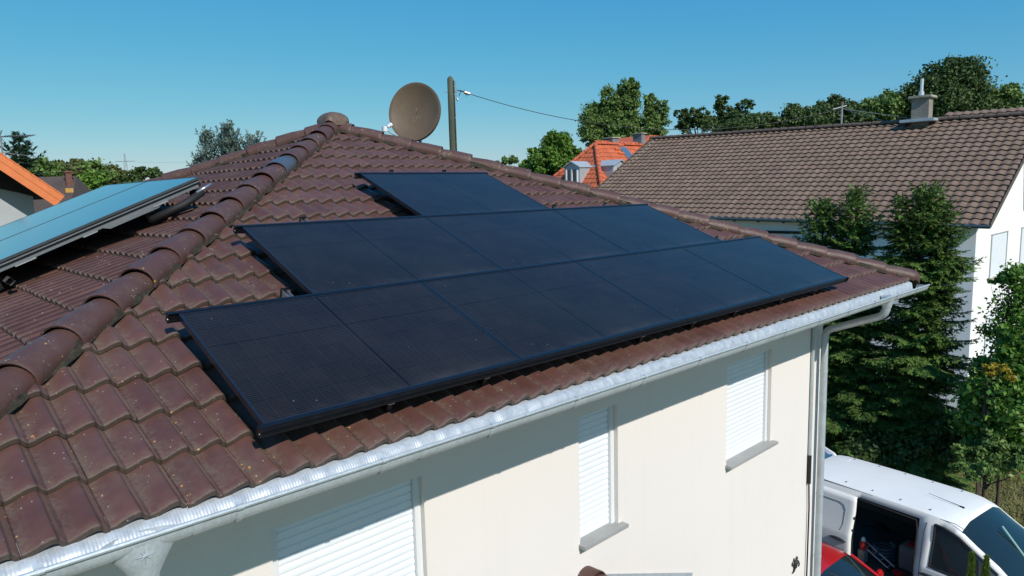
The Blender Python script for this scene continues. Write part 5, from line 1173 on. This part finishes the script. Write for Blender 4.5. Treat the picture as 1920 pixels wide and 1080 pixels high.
# left background
T = at(34, 252, 60); conifer('pine_tree', (T[0], T[1], GZ), T[2], 3.6, M['needles_dark'], 'dark upright conifer rising behind the orange verge', seed=31, shape=.75, per_m=1.9, twig=.34, needle=(.30, .10), dens=1.0, bare=3, lift=.15, wide=.4)
T = at(428, 240, 34); conifer('silver_fir', (T[0], T[1], GZ), T[2], 1.35, M['needles_blue'], 'silvery blue fir peeping over the left hip of the roof', seed=32, shape=.5, per_m=4.2, twig=.15, needle=(.13, .040), upturn=.5, droop=.05, lift=.42, bare=6.2, wide=.22, leaders=[(-.95*AR[0], -.95*AR[1], T[2]-.12, 1.15, 6.2), (1.05*AR[0], 1.05*AR[1], T[2]-.42, .95, 6.4), (-1.45*AR[0], -1.45*AR[1], T[2]-1.25, .9, 6.0), (.2*AR[0], .2*AR[1]+.6, T[2]-.7, 1.5, 6.0)])
for i, (u, D, lobes, lab, mt) in enumerate((
    (88, 66, [(78, 320, 16, 16), (100, 318, 10, 14), (62, 318, 18, 14)], 'bluish green tree right beside the dark conifer', 'leaf_mid'),
    (118, 85, [(115, 325, 22, 16), (100, 332, 14, 10)], 'bright olive tree behind the small brown roof', 'leaf_olive'),
    (148, 90, [(146, 308, 9, 10), (150, 325, 18, 14)], 'reddish olive tree with a small knob top above the brown roof', 'leaf_olive'),
    (178, 88, [(172, 322, 20, 16), (190, 330, 18, 12)], 'rounded green tree right of the small chimney', 'leaf_mid'),
    (205, 92, [(205, 328, 20, 12)], 'low olive tree just left of the faint pylon', 'leaf_olive'),
    (250, 110, [(240, 328, 26, 11), (272, 324, 20, 10), (295, 324, 16, 9), (232, 348, 24, 14), (262, 346, 26, 14), (295, 342, 26, 12)], 'far dark hedge like tree below the pylon, touching the roof', 'leaf_dark'),
    (165, 60, [(160, 345, 22, 12), (185, 342, 14, 12), (172, 335, 16, 8)], 'fresh green tree low behind the blue collectors', 'leaf_fresh'),
    (945, 120, [(948, 302, 7, 6), (962, 300, 8, 7), (930, 305, 5, 4)], 'tiny faraway tree beyond the right hip, left of the round tree', 'leaf_mid'))):
    broad_tree('broadleaf_tree', ground_pt(u, D), at(u, min(q[1]-q[3] for q in lobes), D)[2], [lobe(a, b, D, c_, d_) for a, b, c_, d_ in lobes]+[lobe(u, 372, D, 16, 26)], M[mt], lab, leaf=.40 if D > 70 else .3, clumps=110, per=55, seed=40+i, group='distant trees beyond the roofs', clump_r=.3)
# far wood closing the horizon
rg = np.random.default_rng(77); cen = []
for k in range(7600):
    azq = math.radians(rg.uniform(-15, 110)); dq = rg.uniform(190, 420); cen.append((CAM[0]+math.sin(azq)*dq, CAM[1]+math.cos(azq)*dq, GZ+rg.uniform(0, 13.5)*rg.uniform(.35, 1)))
cen = np.repeat(np.array(cen), 5, 0)+rg.normal(size=(38000, 3))*np.array([2.2, 2.2, 1.1]); v, f = quads_at(cen, rg.normal(size=cen.shape), np.tile([0, 0, 1.0], (len(cen), 1)), 2.0, 1.3, rg, .3)
tag(link('far_wood', np_mesh('far_wood', v, f, M['leaf_dark'])), 'far-off band of woodland along the horizon', 'woodland', kind='stuff')
# shrubs and trees at the right edge
D = 17.5
broad_tree('leafy_shrub', ground_pt(1880, D), at(1890, 680, D)[2], [lobe(1895, 740, D, 62, 66), lobe(1860, 790, D, 50, 70), lobe(1915, 700, D, 30, 50), lobe(1840, 760, D, 24, 46), lobe(1908, 640, D, 22, 36), lobe(1905, 825, D, 50, 34)], M['leaf_bush'], 'big sunlit yellow green shrub at the right edge beside the white gable', 'shrub', leaf=.12, clumps=240, per=55, seed=51, clump_r=.22, r0=.05)
broad_tree('slender_tree', ground_pt(1908, D+1), at(1905, 500, D+1)[2], [lobe(1908, 512, D+1, 26, 12), lobe(1886, 520, D+1, 20, 8), lobe(1868, 526, D+1, 10, 4), lobe(1922, 535, D+1, 26, 20), lobe(1915, 580, D+1, 30, 30), lobe(1878, 622, D+1, 26, 14), lobe(1915, 650, D+1, 30, 34), lobe(1880, 690, D+1, 26, 18)], M['leaf_bush'], 'slender small tree with loose branches in front of the white gable', leaf=.085, clumps=170, per=26, seed=52, clump_r=.55, r0=.04, fill=.4)
broad_tree('flowering_shrub', ground_pt(1868, D-.6), at(1868, 682, D-.6)[2], [lobe(1868, 694, D-.6, 17, 10), lobe(1855, 690, D-.6, 10, 7), lobe(1898, 708, D-.6, 12, 6)], M['leaf_yellow'], 'yellow flowering spray among the green shrubs by the gable', 'shrub', leaf=.07, clumps=26, per=30, seed=53)
broad_tree('dark_shrub', ground_pt(1790, 18.5), at(1790, 770, 18.5)[2], [lobe(1790, 812, 18.5, 34, 32), lobe(1750, 835, 18.5, 42, 28), lobe(1700, 845, 18.5, 46, 34), lobe(1640, 840, 18.5, 60, 40)], M['leaf_dark'], 'dark shaded shrub under the spruces behind the van roof', 'shrub', leaf=.12, clumps=170, per=45, seed=54)
broad_tree('low_bush', ground_pt(1865, 16.6), at(1865, 820, 16.6)[2], [lobe(1838, 884, 15.6, 26, 15), lobe(1800, 872, 16.2, 22, 10), lobe(1835, 850, 16.6, 30, 18), lobe(1890, 856, 16.6, 40, 20), lobe(1862, 828, 16.6, 16, 20)], M['leaf_mid'], 'low weedy bush at the foot of the yellow green shrub', 'shrub', leaf=.09, clumps=110, per=45, seed=55)
# bright green thujas in front of the van
for i, (u, v) in enumerate(((1823, 1040), (1850, 1046))):
    T = at(u, v, 9.0); rg = np.random.default_rng(60+i); N = 16000; zz = rg.uniform(0, 1, N)**.62*(T[2]-GZ); rr = (.008+.27*(1-zz/(T[2]-GZ))**1.0)*rg.uniform(.3, 1, N)**.5; aa = rg.uniform(0, 2*PI, N)
    o = empty('thuja', (T[0], T[1], GZ), ('bright green thuja tip, the left one of two before the van door', 'bright green thuja tip, the right one of two before the van door')[i], 'shrub', group='two thujas before the van')
    cen = np.stack([T[0]+np.cos(aa)*rr, T[1]+np.sin(aa)*rr, GZ+zz], 1); ax = np.stack([np.cos(aa)*.18, np.sin(aa)*.18, np.ones(N)], 1)+rg.normal(size=(N, 3))*.25
    v_, f_ = quads_at(cen, ax, np.stack([-np.sin(aa), np.cos(aa), 0*aa], 1), 0.085*rg.uniform(.6, 1.3, N), .018, rg, .5); link('crown', np_mesh('crown', v_, f_, M['thuja']), o)
    mb = MB(); mb.tube([(T[0], T[1], GZ), (T[0], T[1], T[2]-.15)], [.04, .008], 6); mb.build('trunk', M['bark'], o)
# dry grass on the plot behind the van
rg = np.random.default_rng(90); N = 42000
gx_ = rg.uniform(13.6, 24.3, N); gy_ = rg.uniform(-5.5, 4.5, N); keep = ~((gx_ < 15.3) & (gy_ < 3.7)); gx_, gy_ = gx_[keep], gy_[keep]; N = len(gx_)
hgt = .05+.16*np.clip(np.sin(gx_*1.3+1)*np.sin(gy_*1.1)+rg.normal(size=N)*.4, 0, 1)
cen = np.stack([gx_, gy_, GZ+hgt*.45], 1); v, f = quads_at(cen, np.array([0, 0, 1.0])+rg.normal(size=(N, 3))*.4, rg.normal(size=(N, 3)), hgt*1.3, .03, rg, .2)
tag(link('grass', np_mesh('grass', v, f, M['grass'])), 'dry patchy grass on the plot behind the van', 'grass', kind='stuff')
